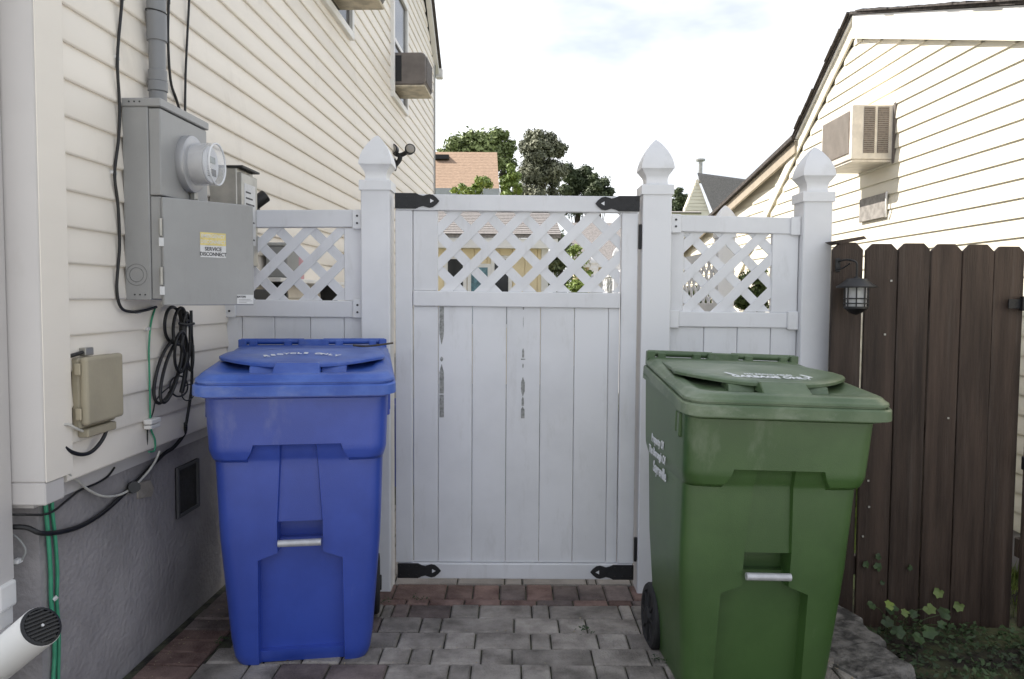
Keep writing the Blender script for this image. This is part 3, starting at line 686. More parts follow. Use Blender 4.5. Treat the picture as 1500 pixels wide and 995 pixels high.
def blue_text(root, lid, fz):
    s = 'RECYCLE ONLY'
    n = len(s)
    for i, ch in enumerate(s):
        if ch == ' ': continue
        t = -1 + 2 * i / (n - 1); x = .125 * t; y = .275 - .035 * t * t
        text('letter', ch, .034, PRINT, lid, (x, y, fz(x, y) + .0012), (.12, 0, -.30 * t), font_off=.0008)
def green_text(root, lid, fz):
    text('lettering', 'GARBAGE ONLY', .036, PRINT, lid, (.0, .188, fz(0, .188) + .0008), (.15, 0, 0), font_off=.0012)
    text('lettering', 'NO RECYCLABLES', .02, PRINT, lid, (.0, .222, fz(0, .222) + .0008), (.13, 0, 0), font_off=.0005)
    for x in (-.135, .125):
        MB().loft([[(x + a, .215 + b_, fz(x, .215) + .002 + b_ * .12) for a, b_ in ((-.012, .02), (-.004, .022), (.02, -.014), (.006, -.016))], [(x + a, .215 + b_, fz(x, .215) + .003 + b_ * .12) for a, b_ in ((-.012, .02), (-.004, .022), (.02, -.014), (.006, -.016))]]).build('arrow_mark', PRINT, lid)
def green_side(root, body):
    for s, z, sz in (('Property Of', .815, .040), ('The Borough Of', .768, .040), ('Sayreville', .706, .056)):
        hx = .3045 if z > .74 else .2915
        text('lettering', s, sz, PRINT, body, (-hx - .002, .45, z + .018), (R(90), 0, R(-90)), align='CENTER', font_off=.0012, squash=.92)
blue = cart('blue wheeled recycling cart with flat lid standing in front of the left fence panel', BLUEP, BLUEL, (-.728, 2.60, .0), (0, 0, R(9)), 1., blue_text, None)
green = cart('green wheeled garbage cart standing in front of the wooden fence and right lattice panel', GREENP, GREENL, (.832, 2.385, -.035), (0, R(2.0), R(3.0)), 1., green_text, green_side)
tw = MB().tube([(-.625, 3.07, 1.137), (-.575, 3.05, 1.135), (-.52, 3.06, 1.140), (-.472, 3.09, 1.146)], .004, 6, 4).build('twig', BARK); tag(tw, 'thin dry twig lying on the back corner of the blue cart lid', 'twig')

# ================================================================== ON THE LEFT WALL
# service conduit
cdn = thing('service_conduit', 'grey plastic service pipe with couplings running up the wall above the meter box', 'conduit', lw(2.83, .06, 1.98))
MB().cyl(lw(2.815, .05, 2.07), lw(2.815, .05, 5.0), .0285, n=24).build('pipe', PVC, cdn, world=True, smooth=40)
for z0, z1, r in ((2.225, 2.325, .0340), (2.325, 2.9, .0325), (2.05, 2.085, .0335), (2.085, 2.125, .0320), (1.985, 2.05, .030)):
    MB().cyl(lw(2.815, .05, z0), lw(2.815, .05, z1), r, n=24).build('coupling', PVC, cdn, world=True, smooth=40, bevel=.002)
MB().tube([lw(2.815, .05, 2.327) + Vector((.0345 * math.cos(a), .0345 * math.sin(a), -.006 * math.cos(a))) for a in [2 * math.pi * i / 20 for i in range(21)]], .0022, 6, 1).build('cable_tie', BLACK, cdn, world=True)

# meter enclosure (local frame: x out of the wall, y along it, z up)
me_ = thing('meter_box', 'tall grey electric meter box under the conduit, its lower door standing open', 'meter box', lw(2.64, 0, 1.313), rz=WR)
HB = .672; WB = .375
MB().box(.012, .100, 0, WB, 0, HB - .028).build('enclosure', STEEL, me_, bevel=.003)
MB().box(.1005, .140, .004, WB - .004, .352, HB - .032).build('cover', STEEL, me_, bevel=.003)
MB().box(.1005, .136, .006, WB - .006, .004, .348).build('lower_box', STEEL, me_, bevel=.003)
MB().box(.010, .146, -.004, WB + .004, HB - .028, HB).build('top_cap', STEEL, me_, bevel=.003)
for k in range(3): MB().cyl((.04 + k * .018, -.0045, HB - .013), (.04 + k * .018, -.006, HB - .013), .003, n=8).build('screw', INK, me_)
for k in range(3): MB().cyl((.045 + k * .018, -.0005, .018), (.045 + k * .018, -.003, .018), .0025, n=8).build('screw', INK, me_)
for r in (.036, .024): MB().tube([(.052 + r * math.cos(a), -.0005, .085 + r * math.sin(a)) for a in [2 * math.pi * i / 28 for i in range(29)]], .0012, 4, 1).build('knockout_ring', mat('knockout', (.2, .2, .2), .5), me_)
MC = (.140, .205, .487)
MB().lathe(MC, (1, 0, 0), [(-.002, .098), (.016, .102), (.026, .100), (.030, .090), (.031, .08)], 40).build('meter_ring', mat('meter_ring_metal', (.42, .42, .43), .35, .06, 6, metal=.35), me_, smooth=35)
mt = MB().lathe(MC, (1, 0, 0), [(.030, .0765), (.098, .0755), (.107, .071), (.110, .060)], 40, cap=True); mto = mt.build('meter_glass', GLASS, me_, smooth=35)
MB().lathe(MC, (1, 0, 0), [(.031, .070), (.080, .069), (.081, .055)], 32).build('meter_core', mat('meter_core', (.45, .43, .42), .4, .1, 12), mto, smooth=35)
MB().lathe((MC[0] + .082, MC[1], MC[2]), (1, 0, 0), [(0, .064), (.004, .064)], 32).build('dial_plate', mat('dial_plate', (.62, .63, .66), .4, .1, 20), mto, smooth=35)
MB().box(MC[0] + .0865, MC[0] + .089, MC[1] - .03, MC[1] + .03, MC[2] + .005, MC[2] + .028).build('display', mat('lcd', (.2, .24, .22), .2), mto)
MB().box(MC[0] + .0865, MC[0] + .088, MC[1] + .0, MC[1] + .038, MC[2] - .040, MC[2] - .015).build('nameplate', INK, mto)
for k in range(5): MB().box(MC[0] + .0865, MC[0] + .0875, MC[1] - .034, MC[1] - .006, MC[2] - .012 - k * .008, MC[2] - .0095 - k * .008).build('print_line', INK, mto)
MB().tube([(MC[0] + .108, MC[1] + .073 * math.cos(a), MC[2] + .073 * math.sin(a)) for a in [2 * math.pi * i / 32 for i in range(33)]], .0035, 6, 1).build('glass_rim', mat('glass_rim', (.75, .76, .78), .12, .05, 5), mto)
MB().box(.142, .160, .215, .245, .362, .392).box(.146, .168, .222, .235, .345, .366).build('seal_latch', STEEL2, me_, bevel=.002)
# open lower door, hinged on the near edge
dr = bpy.data.objects.new('door', None)
dA = math.atan2(.240, .223)                          # direction of the open leaf in plan
dm = MB(); DW = .330
cx_, cy_ = .146, -.004
def dp(u, n_, z): return (cx_ + u * math.cos(dA - WR) + n_ * math.sin(dA - WR), cy_ + u * math.sin(dA - WR) - n_ * math.cos(dA - WR), z)
def dbox(u0, u1, n0, n1, z0, z1): return MB().loft([[dp(u0, n0, z0), dp(u1, n0, z0), dp(u1, n1, z0), dp(u0, n1, z0)], [dp(u0, n0, z1), dp(u1, n0, z1), dp(u1, n1, z1), dp(u0, n1, z1)]])
door = dbox(0, DW, -.016, .0, -.018, .345).build('door', STEEL, me_, bevel=.003)
for z0 in (.215, .052):
    MB().cyl(dp(-.008, .002, z0), dp(-.008, .002, z0 + .058), .006, n=10).build('hinge', STEEL2, me_, smooth=40)
    dbox(-.014, .002, .001, .003, z0 - .034, z0 - .006).build('hinge_tag', WSTICK, me_)
def dtext(s, u, z, size, material, sq=1.): return text('lettering', s, size, material, door, dp(u, .0015, z), (R(90), 0, dA - WR), squash=sq, extrude=.0003, font_off=.0003)
dbox(.128, .222, .0003, .0009, .150, .236).build('sticker', WSTICK, door)
dbox(.128, .222, .0010, .0014, .192, .2365).build('sticker_band', YSTICK, door)
dtext('EMERGENCY', .175, .224, .017, WSTICK, .9); dtext('DISCONNECT', .175, .204, .017, WSTICK, .85)
dtext('SERVICE', .175, .179, .018, INK, .95); dtext('DISCONNECT', .175, .161, .018, INK, .85)
dbox(.262, .326, .0003, .0009, -.013, .020).build('sticker', WSTICK, door)
dtext('EATON', .279, .0125, .010, INK, 1.); 
for k in range(3): dbox(.268, .268 + (.046, .052, .03)[k], .001, .0012, .002 - k * .005, .0035 - k * .005).build('print_line', mat('grey_ink', (.25, .25, .25), .6), door)

# second box behind the meter, and a black sensor on an arm
b2 = thing('disconnect_box', 'small galvanised metal box with a printed label behind the electric meter', 'electrical box', lw(3.33, 0, 1.45), rz=WR)
MB().box(.01, .13, 0, .19, 0, .42).build('enclosure', STEEL2, b2, bevel=.004)
MB().box(.128, .150, .004, .186, .01, .40).build('cover', STEEL2, b2, bevel=.003)
MB().box(.004, .158, -.006, .196, .42, .428).build('rain_hood', IRON, b2)
MB().box(.1502, .1508, .03, .16, .10, .36).build('sticker', WSTICK, b2)
for k in range(9): MB().box(.1509, .1512, .045, .145 - (k % 3) * .02, .12 + k * .025, .127 + k * .025).build('print_line', INK, b2)
sn = thing('security_sensor', 'small black cylindrical sensor on a grey round mount behind the meter box', 'sensor', lw(3.72, 0, 1.60), rz=WR)
MB().lathe((0, 0, .05), (1, 0, 0), [(0, .055), (.03, .055), (.045, .04)], 20).build('mount', GREYBOX, sn, smooth=40)
MB().tube([(.03, 0, .06), (.07, 0, .12), (.075, 0, .155)], .014, 8, 3).build('arm', GREYBOX, sn, smooth=40)
MB().cyl((.055, -.02, .150), (.115, .01, .205), .030, n=20).build('sensor_head', BLACK, sn, smooth=40, bevel=.004)

fl_ = thing('floodlight', 'black twin head outdoor floodlight on the left house wall above the fence post', 'floodlight', lw(7.62, 0, 2.6), rz=WR)
MB().lathe((0, 0, 0), (1, 0, 0), [(0, .06), (.02, .06), (.03, .03)], 20).build('mount', IRON, fl_, smooth=40)
MB().tube([(.02, 0, .0), (.06, 0, .05), (.06, 0, .10)], .024, 8, 3).build('arm', IRON, fl_, smooth=40)
MB().tube([(.0, -.02, .12), (.06, 0, .09), (.14, -.02, .12)], .022, 8, 3).build('crossbar', IRON, fl_, smooth=40)
for c_, d_ in (((.01, -.03, .135), (-.3, -1, .1)), ((.16, -.03, .135), (.35, -1, .15))):
    c_ = Vector(c_); d_ = Vector(d_).normalized()
    hd = MB().lathe(c_, d_, [(-.05, .024), (-.02, .044), (.035, .052), (.040, .044)], 20).build('lamp_head', IRON, fl_, smooth=40)
    MB().lathe(c_ + d_ * .0405, d_, [(0, .040), (.003, .036)], 20).build('lens', mat('lens', (.3, .28, .25), .2, .05, 5), hd, smooth=40)

# beige utility box
ub = thing('utility_box', 'beige plastic cable utility box strapped to the siding near the corner trim', 'utility box', lw(2.325, .008, .925), rz=WR)
MB().box(.0, .028, 0, .200, .0, .215).build('base', BEIGE, ub, bevel=.006)
MB().box(.0285, .054, -.003, .203, .012, .218).build('cover', BEIGE, ub, bevel=.010, seg=3)
MB().box(.005, .04, .02, .18, -.028, -.001).build('lower_lip', BEIGE, ub, bevel=.004)
for z in (.03, .165): MB().box(.018, .036, -.0105, -.0035, z, z + .035).build('latch', mat('latch_beige', (.42, .37, .27), .5), ub, bevel=.002)
MB().box(.0, .022, .045, .09, .219, .243).build('mounting_tab', STEEL2, ub, bevel=.002)
MB().box(.0, .02, .206, .218, .13, .147).build('mounting_tab', STEEL2, ub, bevel=.002)

# small white connector block
cb = thing('connector_block', 'small white two piece cable connector block on the lower siding', 'connector', lw(2.74, .013, .855), rz=WR)
MB().box(0, .028, 0, .070, 0, .014).build('lower_half', WHITE, cb, bevel=.003); MB().box(0, .030, -.002, .072, .0165, .034).build('upper_half', WHITE, cb, bevel=.003)
# plate on the foundation
fp = thing('conduit_stub', 'broken black conduit stub beside a worn beige patch on the grey foundation', 'conduit stub', (-1.353, 2.802, 0.625))
MB().cyl((-1.354, 2.755, 0.644), (-1.316, 2.697, 0.659), .022, .020, 12).build('stub', BLACK, fp, world=True, smooth=40)
MB().prism([(-1.353, 2.788, 0.656), (-1.350, 2.877, 0.643), (-1.349, 2.906, 0.602), (-1.350, 2.890, 0.577), (-1.353, 2.786, 0.594)], (.006, 0, 0)).build('worn_patch', STUCCO_L, fp, world=True, bevel=.002)

def cable(label, pts, r, material=BLACK, name='cable', cat='cable', clips=(), sub=6, group=None):
    c = Vector(pts[0]); o = thing(name, label, cat, pts[-1], group=group)
    if c.z > 2.2: pts = [(c.x, c.y, c.z + 2.4), (c.x, c.y, c.z + 1.2)] + list(pts)      # carried on up the wall to the eaves
    MB().tube(pts, r, 8, sub).build('sheath', material, o, world=True, smooth=60)
    for p in clips:
        p = Vector(p); MB().box(p.x - .012, p.x + .006, p.y - .012, p.y + .012, p.z - .006, p.z + .006).build('clip', WSTICK, o, world=True, bevel=.002)
    return o
cable('black coaxial cable clipped to the siding left of the conduit, ending under the meter box',
      [(-1.295, 2.658, 2.444), (-1.297, 2.641, 2.305), (-1.298, 2.604, 2.105), (-1.298, 2.611, 1.963), (-1.298, 2.602, 1.851), (-1.299, 2.572, 1.724), (-1.299, 2.589, 1.626), (-1.298, 2.592, 1.492), (-1.299, 2.570, 1.357), (-1.298, 2.591, 1.290), (-1.293, 2.652, 1.273), (-1.292, 2.748, 1.276), (-1.290, 2.832, 1.287)], .005,
      clips=((-1.305, 2.613, 2.108), (-1.306, 2.581, 1.729), (-1.299, 2.712, 1.271)))
cable('thin black cable hanging straight down the siding into the top of the meter box', [(-1.279, 3.160, 2.656), (-1.279, 3.142, 2.491), (-1.280, 3.118, 2.325), (-1.281, 3.101, 2.189), (-1.281, 3.090, 2.042)], .0045)
cable('black cable leaning out from behind the grey conduit', [(-1.285, 2.973, 2.528), (-1.285, 2.969, 2.427), (-1.285, 2.958, 2.274), (-1.285, 2.974, 2.133), (-1.285, 3.021, 2.077), (-1.284, 3.059, 2.027)], .005)
cable('green ground wire running down the siding past the white connector block', [(-1.299, 2.842, 1.281), (-1.293, 2.794, 1.226), (-1.293, 2.776, 1.141), (-1.293, 2.776, 1.019), (-1.293, 2.776, 0.909), (-1.293, 2.779, 0.852), (-1.292, 2.807, 0.805), (-1.298, 2.813, 0.766), (-1.301, 2.777, 0.768)], .0035, GREENW, 'ground_wire', 'wire', clips=((-1.297, 2.777, 1.210),))
co = thing('cable_coil', 'coil of spare black cable hanging on the siding below the meter box', 'cable coil', (-1.276, 2.992, 1.272))
q = random.Random(3)
MB().tube([(-1.268, 2.989, 1.217), (-1.270, 2.986, 1.187), (-1.276, 2.977, 1.164), (-1.281, 2.960, 1.152), (-1.286, 2.939, 1.153), (-1.287, 2.914, 1.168), (-1.284, 2.888, 1.192), (-1.279, 2.873, 1.221), (-1.274, 2.870, 1.249), (-1.272, 2.884, 1.272), (-1.272, 2.912, 1.284), (-1.275, 2.950, 1.283), (-1.279, 2.990, 1.270), (-1.282, 3.016, 1.246), (-1.283, 3.024, 1.215)], 0.0062, 7, 3).build('loop', BLACK, co, world=True, smooth=60)
MB().tube([(-1.266, 3.027, 1.208), (-1.263, 3.006, 1.178), (-1.259, 2.975, 1.156), (-1.256, 2.943, 1.145), (-1.256, 2.919, 1.148), (-1.259, 2.909, 1.162), (-1.264, 2.911, 1.186), (-1.269, 2.923, 1.216), (-1.271, 2.941, 1.245), (-1.269, 2.958, 1.268), (-1.265, 2.973, 1.281), (-1.259, 2.985, 1.280), (-1.255, 2.994, 1.265), (-1.253, 2.998, 1.240), (-1.255, 3.001, 1.209)], 0.0062, 7, 3).build('loop', BLACK, co, world=True, smooth=60)
MB().tube([(-1.264, 3.085, 1.133), (-1.261, 3.080, 1.090), (-1.261, 3.073, 1.056), (-1.265, 3.072, 1.036), (-1.270, 3.070, 1.036), (-1.275, 3.067, 1.055), (-1.277, 3.059, 1.090), (-1.276, 3.049, 1.134), (-1.273, 3.038, 1.177), (-1.268, 3.031, 1.212), (-1.263, 3.030, 1.231), (-1.262, 3.041, 1.231), (-1.263, 3.059, 1.212), (-1.267, 3.083, 1.176), (-1.272, 3.103, 1.132)], 0.0062, 7, 3).build('loop', BLACK, co, world=True, smooth=60)
MB().tube([(-1.270, 2.958, 1.032), (-1.271, 2.911, 0.985), (-1.274, 2.865, 0.951), (-1.281, 2.830, 0.937), (-1.286, 2.809, 0.945), (-1.290, 2.801, 0.973), (-1.290, 2.810, 1.016), (-1.287, 2.831, 1.067), (-1.281, 2.862, 1.115), (-1.274, 2.902, 1.151), (-1.270, 2.943, 1.168), (-1.270, 2.980, 1.161), (-1.273, 3.005, 1.131), (-1.278, 3.008, 1.084), (-1.283, 2.988, 1.029)], 0.0062, 7, 3).build('loop', BLACK, co, world=True, smooth=60)
MB().tube([(-1.266, 2.954, 1.032), (-1.261, 2.905, 0.988), (-1.259, 2.857, 0.956), (-1.259, 2.820, 0.942), (-1.262, 2.800, 0.948), (-1.267, 2.801, 0.972), (-1.271, 2.819, 1.010), (-1.274, 2.851, 1.056), (-1.273, 2.885, 1.101), (-1.268, 2.916, 1.136), (-1.262, 2.942, 1.154), (-1.256, 2.958, 1.150), (-1.254, 2.964, 1.124), (-1.255, 2.958, 1.082), (-1.260, 2.941, 1.033)], 0.0062, 7, 3).build('loop', BLACK, co, world=True, smooth=60)
MB().tube([(-1.245, 2.984, 1.111), (-1.244, 2.972, 1.078), (-1.247, 2.960, 1.052), (-1.253, 2.948, 1.039), (-1.258, 2.937, 1.041), (-1.261, 2.925, 1.057), (-1.261, 2.913, 1.085), (-1.258, 2.907, 1.119), (-1.252, 2.904, 1.152), (-1.248, 2.913, 1.178), (-1.245, 2.931, 1.192), (-1.246, 2.958, 1.190), (-1.249, 2.985, 1.173), (-1.254, 3.007, 1.144), (-1.257, 3.015, 1.109)], 0.0055, 7, 3).build('loop', BLACK, co, world=True, smooth=60)
MB().tube([(-1.247, 3.018, 1.152), (-1.250, 3.016, 1.104), (-1.256, 3.013, 1.066), (-1.261, 3.007, 1.045), (-1.264, 2.998, 1.046), (-1.264, 2.985, 1.068), (-1.260, 2.971, 1.108), (-1.255, 2.962, 1.156), (-1.251, 2.962, 1.203), (-1.249, 2.971, 1.241), (-1.250, 2.992, 1.261), (-1.253, 3.017, 1.260), (-1.259, 3.042, 1.238), (-1.261, 3.054, 1.199), (-1.262, 3.054, 1.150)], 0.0055, 7, 3).build('loop', BLACK, co, world=True, smooth=60)
MB().tube([(-1.277, 3.063, 0.972), (-1.277, 3.055, 0.955), (-1.274, 3.024, 0.945), (-1.271, 2.983, 0.943), (-1.267, 2.939, 0.948), (-1.266, 2.907, 0.960), (-1.268, 2.890, 0.975), (-1.272, 2.892, 0.991), (-1.277, 2.912, 1.006), (-1.280, 2.941, 1.016), (-1.280, 2.972, 1.020), (-1.277, 3.001, 1.018), (-1.271, 3.020, 1.008), (-1.266, 3.029, 0.993), (-1.262, 3.028, 0.976)], 0.0035, 7, 3).build('loop', BLACK, co, world=True, smooth=60)
MB().tube([(-1.276, 3.122, 0.932), (-1.271, 3.091, 0.923), (-1.268, 3.060, 0.919), (-1.267, 3.030, 0.920), (-1.270, 3.012, 0.926), (-1.274, 3.006, 0.936), (-1.279, 3.013, 0.948), (-1.282, 3.027, 0.960), (-1.282, 3.046, 0.970), (-1.279, 3.061, 0.977), (-1.274, 3.075, 0.978), (-1.268, 3.087, 0.973), (-1.265, 3.096, 0.962), (-1.266, 3.103, 0.948), (-1.269, 3.104, 0.934)], 0.0025, 7, 3).build('loop', BLACK, co, world=True, smooth=60)
MB().tube([(-1.271, 2.998, 1.279), (-1.257, 2.979, 1.194), (-1.252, 2.955, 1.143), (-1.256, 2.997, 1.048), (-1.262, 2.970, 0.959)], .009, 8, 5).build('bundle', BLACK, co, world=True, smooth=60)
MB().tube([(-1.253, 2.935, 1.224), (-1.232, 2.965, 1.218), (-1.221, 2.996, 1.222)], .005, 8, 3).build('tie', BLACK, co, world=True, smooth=60)
MB().tube([(-1.273, 3.098, 1.270), (-1.273, 3.099, 1.148), (-1.273, 3.093, 0.985), (-1.274, 3.072, 0.906), (-1.275, 3.033, 0.817)], .006, 8, 5).build('lead', BLACK, co, world=True, smooth=60)
cable('long black cable sagging across the grey foundation from the coil to the downspout',
      [(-1.275, 3.033, 0.830), (-1.292, 3.060, 0.785), (-1.311, 3.008, 0.741), (-1.327, 2.955, 0.724), (-1.334, 2.867, 0.696), (-1.340, 2.761, 0.663), (-1.344, 2.646, 0.633), (-1.347, 2.540, 0.611), (-1.351, 2.424, 0.604), (-1.354, 2.319, 0.616), (-1.352, 2.213, 0.644), (-1.385, 2.19, .668), (-1.46, 2.17, .672)], .0075)
cable('thin black wire climbing from the downspout across the foundation to the siding edge',
      [(-1.46, 2.17, .712), (-1.385, 2.19, .704), (-1.351, 2.253, 0.691), (-1.353, 2.350, 0.704), (-1.351, 2.421, 0.718), (-1.348, 2.505, 0.717), (-1.346, 2.577, 0.725), (-1.345, 2.620, 0.745)], .0035)
cable('white cable looping below the siding over the grey foundation', [(-1.318, 2.278, 0.823), (-1.317, 2.307, 0.790), (-1.336, 2.385, 0.753), (-1.346, 2.459, 0.708), (-1.345, 2.539, 0.668), (-1.342, 2.630, 0.647), (-1.336, 2.712, 0.650), (-1.325, 2.792, 0.678), (-1.311, 2.840, 0.715), (-1.301, 2.862, 0.754)], .0042, WHITEW)
cable('white cable running from the corner trim into the bottom of the beige utility box', [(-1.311, 2.257, 0.952), (-1.300, 2.273, 0.949), (-1.294, 2.305, 0.932), (-1.298, 2.348, 0.916)], .004, WHITEW)
cable('black cable entering the top of the beige utility box', [(-1.317, 2.255, 1.140), (-1.311, 2.295, 1.146), (-1.308, 2.339, 1.151), (-1.307, 2.375, 1.155)], .006)
cable('black cable looping out of the bottom of the beige utility box', [(-1.284, 2.461, 0.919), (-1.284, 2.448, 0.890), (-1.290, 2.425, 0.864), (-1.296, 2.388, 0.846), (-1.298, 2.341, 0.847), (-1.304, 2.298, 0.862), (-1.310, 2.267, 0.884)], .006)
cable('thin black wire dropping from the white connector block to the siding edge', [(-1.279, 2.914, 0.989), (-1.290, 2.870, 0.971), (-1.292, 2.818, 0.945), (-1.296, 2.804, 0.907), (-1.300, 2.772, 0.858), (-1.300, 2.765, 0.812), (-1.304, 2.767, 0.775)], .0026)
hw = thing('ground_wire_pair', 'pair of green wires clipped side by side down the grey foundation by the drain pipe', 'wires', (-1.360, 2.274, 0.183))
MB().tube([(-1.361, 2.252, 0.740), (-1.361, 2.256, 0.694), (-1.360, 2.262, 0.611), (-1.360, 2.268, 0.507), (-1.360, 2.267, 0.424), (-1.360, 2.277, 0.338), (-1.360, 2.277, 0.254), (-1.360, 2.267, 0.176), (-1.360, 2.262, -0.031)], .0062, 8).build('wire', GREENW, hw, world=True, smooth=60)
MB().tube([(-1.360, 2.284, 0.744), (-1.360, 2.285, 0.686), (-1.359, 2.294, 0.601), (-1.359, 2.300, 0.495), (-1.359, 2.293, 0.414), (-1.359, 2.300, 0.328), (-1.359, 2.296, 0.245), (-1.359, 2.290, 0.164), (-1.360, 2.284, -0.044)], .0055, 8).build('wire', GREENW, hw, world=True, smooth=60)
MB().cyl((-1.354, 2.268, 0.426), (-1.346, 2.275, 0.434), .006, n=8).build('clip', WSTICK, hw, world=True)
cable('thin grey wire loop with a small clip beside the downspout', [(-1.47, 2.16, .655), (-1.42, 2.185, .65), (-1.385, 2.19, .61), (-1.39, 2.19, .58), (-1.42, 2.19, .555), (-1.46, 2.18, .545)], .003, GREYBOX, clips=((-1.40, 2.185, .572),))

# downspout with coupling, and the drain pipe with its black grate
ds = thing('downspout', 'ribbed cream downspout with wide coupling at the front corner of the house', 'downspout', (-1.46, 2.10, .2))
pf = []
X0, X1, Y0, Y1 = -1.500, -1.397, 2.10, 2.165
n = 9
for i in range(n):
    a = X0 + (X1 - X0) * i / n; bb = X0 + (X1 - X0) * (i + .5) / n
    pf += [(a, Y0), (bb - .001, Y0), (bb, Y0 + .005), (a + (X1 - X0) / n - .001, Y0 + .005)]
pf += [(X1, Y0), (X1, Y1), (X0, Y1)]
MB().loft([[(x - .035 * 1, y, z) for x, y in pf] if False else [(x - .005, y, z) for x, y in pf] for z in (.53, 5.0)]).build('pipe', TRIM, ds, world=True)
MB().loft([[(x, y, z) for x, y in ((X0 - .01, Y0 - .012), (X1 + .004, Y0 - .012), (X1 + .004, Y1), (X0 - .01, Y1))] for z in (.455, .53)]).build('coupling', WHITE, ds, world=True, bevel=.008, seg=2)
MB().loft([[(x, y, z) for x, y in ((X0, Y0 - .004), (X1 - .008 , Y0 - .004), (X1 - .008, Y1), (X0, Y1))] for z in (.40, .455)]).build('coupling', WHITE, ds, world=True, bevel=.006, seg=2)
MB().loft([[(X0 - .04 * t, Y0 + .005 - .02 * t, .40 - .2 * t), (X1 - .012 - .04 * t, Y0 + .005 - .02 * t, .40 - .2 * t), (X1 - .012 - .04 * t, Y1 - .02 * t, .40 - .2 * t), (X0 - .04 * t, Y1 - .02 * t, .40 - .2 * t)] for t in (0, .5, 1)]).build('elbow', WHITE, ds, world=True, bevel=.008, seg=2)
ec = Vector((-1.262, 2.055, .438)); dirp = Vector((.70, -.30, .56)).normalized()
dpp = thing('drain_pipe', 'dirty white drain pipe ending in a round black grate at the foot of the downspout', 'drain pipe', ec - dirp * .5)
MB().cyl(ec - dirp * .75, ec, .0545, n=36).build('pipe', mat('dirty_white_pipe', (.35, .34, .31), .5, .3, 9, color2=(.66, .65, .63), lo=.25, hi=.42), dpp, world=True, smooth=40)
gr = MB().lathe(ec - dirp * .002, dirp, [(0, .0535), (.006, .053), (.008, .046), (.003, .045)], 36).build('grate', BLACK, dpp, world=True, smooth=40)
ug = dirp.orthogonal().normalized(); ug = Vector((0, 0, 1)).cross(dirp).normalized(); vg = dirp.cross(ug)
for k in range(-4, 5):
    h_ = math.sqrt(max(.0, .045 ** 2 - (k * .010) ** 2)); c_ = ec + dirp * .004 + vg * k * .010
    MB().loft([[c_ + ug * s_ * h_ + vg * t_ * .0022 + dirp * e_ for s_, t_ in ((-1, -1), (1, -1), (1, 1), (-1, 1))] for e_ in (0, .004)]).build('grate_bar', mat('grate_bar', (.018, .018, .018), .4), gr, world=True)
MB().cyl(ec + dirp * .006, ec + dirp * .010, .004, n=8).build('screw', WSTICK, gr, world=True)

# window air conditioners
def wall_ac(y0, label):
    r = thing('air_conditioner', label, 'air conditioner', lw(y0, 0, 3.33), rz=WR, group='air conditioners in the left house windows')
    P = [(0, 0), (.30, 0), (.33, .03), (.33, .27), (.30, .30), (0, .30)]
    MB().loft([[(x, 0, z) for x, z in P], [(x, .45, z) for x, z in P]]).build('cabinet', ACB, r, smooth=35, bevel=.01)
    MB().loft([[(x, -.004, z) for x, z in ((.03, .03), (.10, .03), (.10, .27), (.03, .27))], [(x, -.001, z) for x, z in ((.03, .03), (.10, .03), (.10, .27), (.03, .27))]]).build('side_vent', IRON, r)
    MB().box(0, .325, .0, .45, -.022, -.001).build('base_pan', mat('rusty_pan', (.5, .44, .34), .6, .2, 12), r, bevel=.006)
    for k in range(16): MB().box(.331, .336, .03, .42, .03 + k * .0155, .037 + k * .0155).build('grille_slat', ACB, r)
    return r
wall_ac(7.50, 'brown window air conditioner in the far window of the cream house, fully in view')
wall_ac(5.08, 'brown window air conditioner in the nearer house window, cut off at the top')
ra = thing('air_conditioner', 'cream air conditioner with grey side louvres jutting from the sunlit house wall', 'air conditioner', (XR, 5.70, 2.34), rz=0)
MB().box(-.31, .0, 0, .56, .0, .39).build('cabinet', ACW, ra, bevel=.008, seg=2)
for x0 in (-.225, -.125):
    MB().box(x0, x0 + .078, -.003, -.0005, .045, .375).build('vent_recess', ACF, ra)
    for k in range(22): MB().box(x0, x0 + .078, -.008, -.003, .048 + k * .015, .054 + k * .015).build('louvre', mat('louvre', (.3, .27, .25), .5), ra)
MB().box(-.316, -.3105, .04, .52, .05, .35).build('rear_grille', ACF2, ra)
for k in range(24): MB().box(-.321, -.3165, .045 + k * .02, .052 + k * .02, .05, .35).build('grille_bar', mat('grille_bar', (.42, .38, .34), .5), ra)
MB().box(-.30, .0, .01, .55, -.018, -.0005).build('base_pan', ACW, ra, bevel=.004)
MB().box(-.018, -.002, -.03, .0, -.03, .40).build('side_flange', ACB, ra)
rv = thing('wall_vent', 'grey flap vent on the sunlit siding below the cream air conditioner', 'vent', (XR, 5.75, 1.93))
MB().box(-.035, -.014, 0, .42, 0, .18).build('vent_body', mat('vent_grey', (.3, .28, .26), .6, .2, 20), rv, bevel=.004)
MB().tube([(-.03, -.02, .18), (-.04, -.035, .15), (-.04, -.035, .05), (-.03, -.02, .0)], .008, 8, 4).build('side_pipe', WHITE, rv, smooth=60)
hb2 = MB().tube([(XR - .01, 7.0, 2.02), (XR - .06, 6.98, 2.02), (XR - .10, 6.97, 1.99)], .02, 8, 4).build('wall_spout', CREAM_R); tag(hb2, 'small cream vent spout on the sunlit siding beside the right post cap', 'spout')

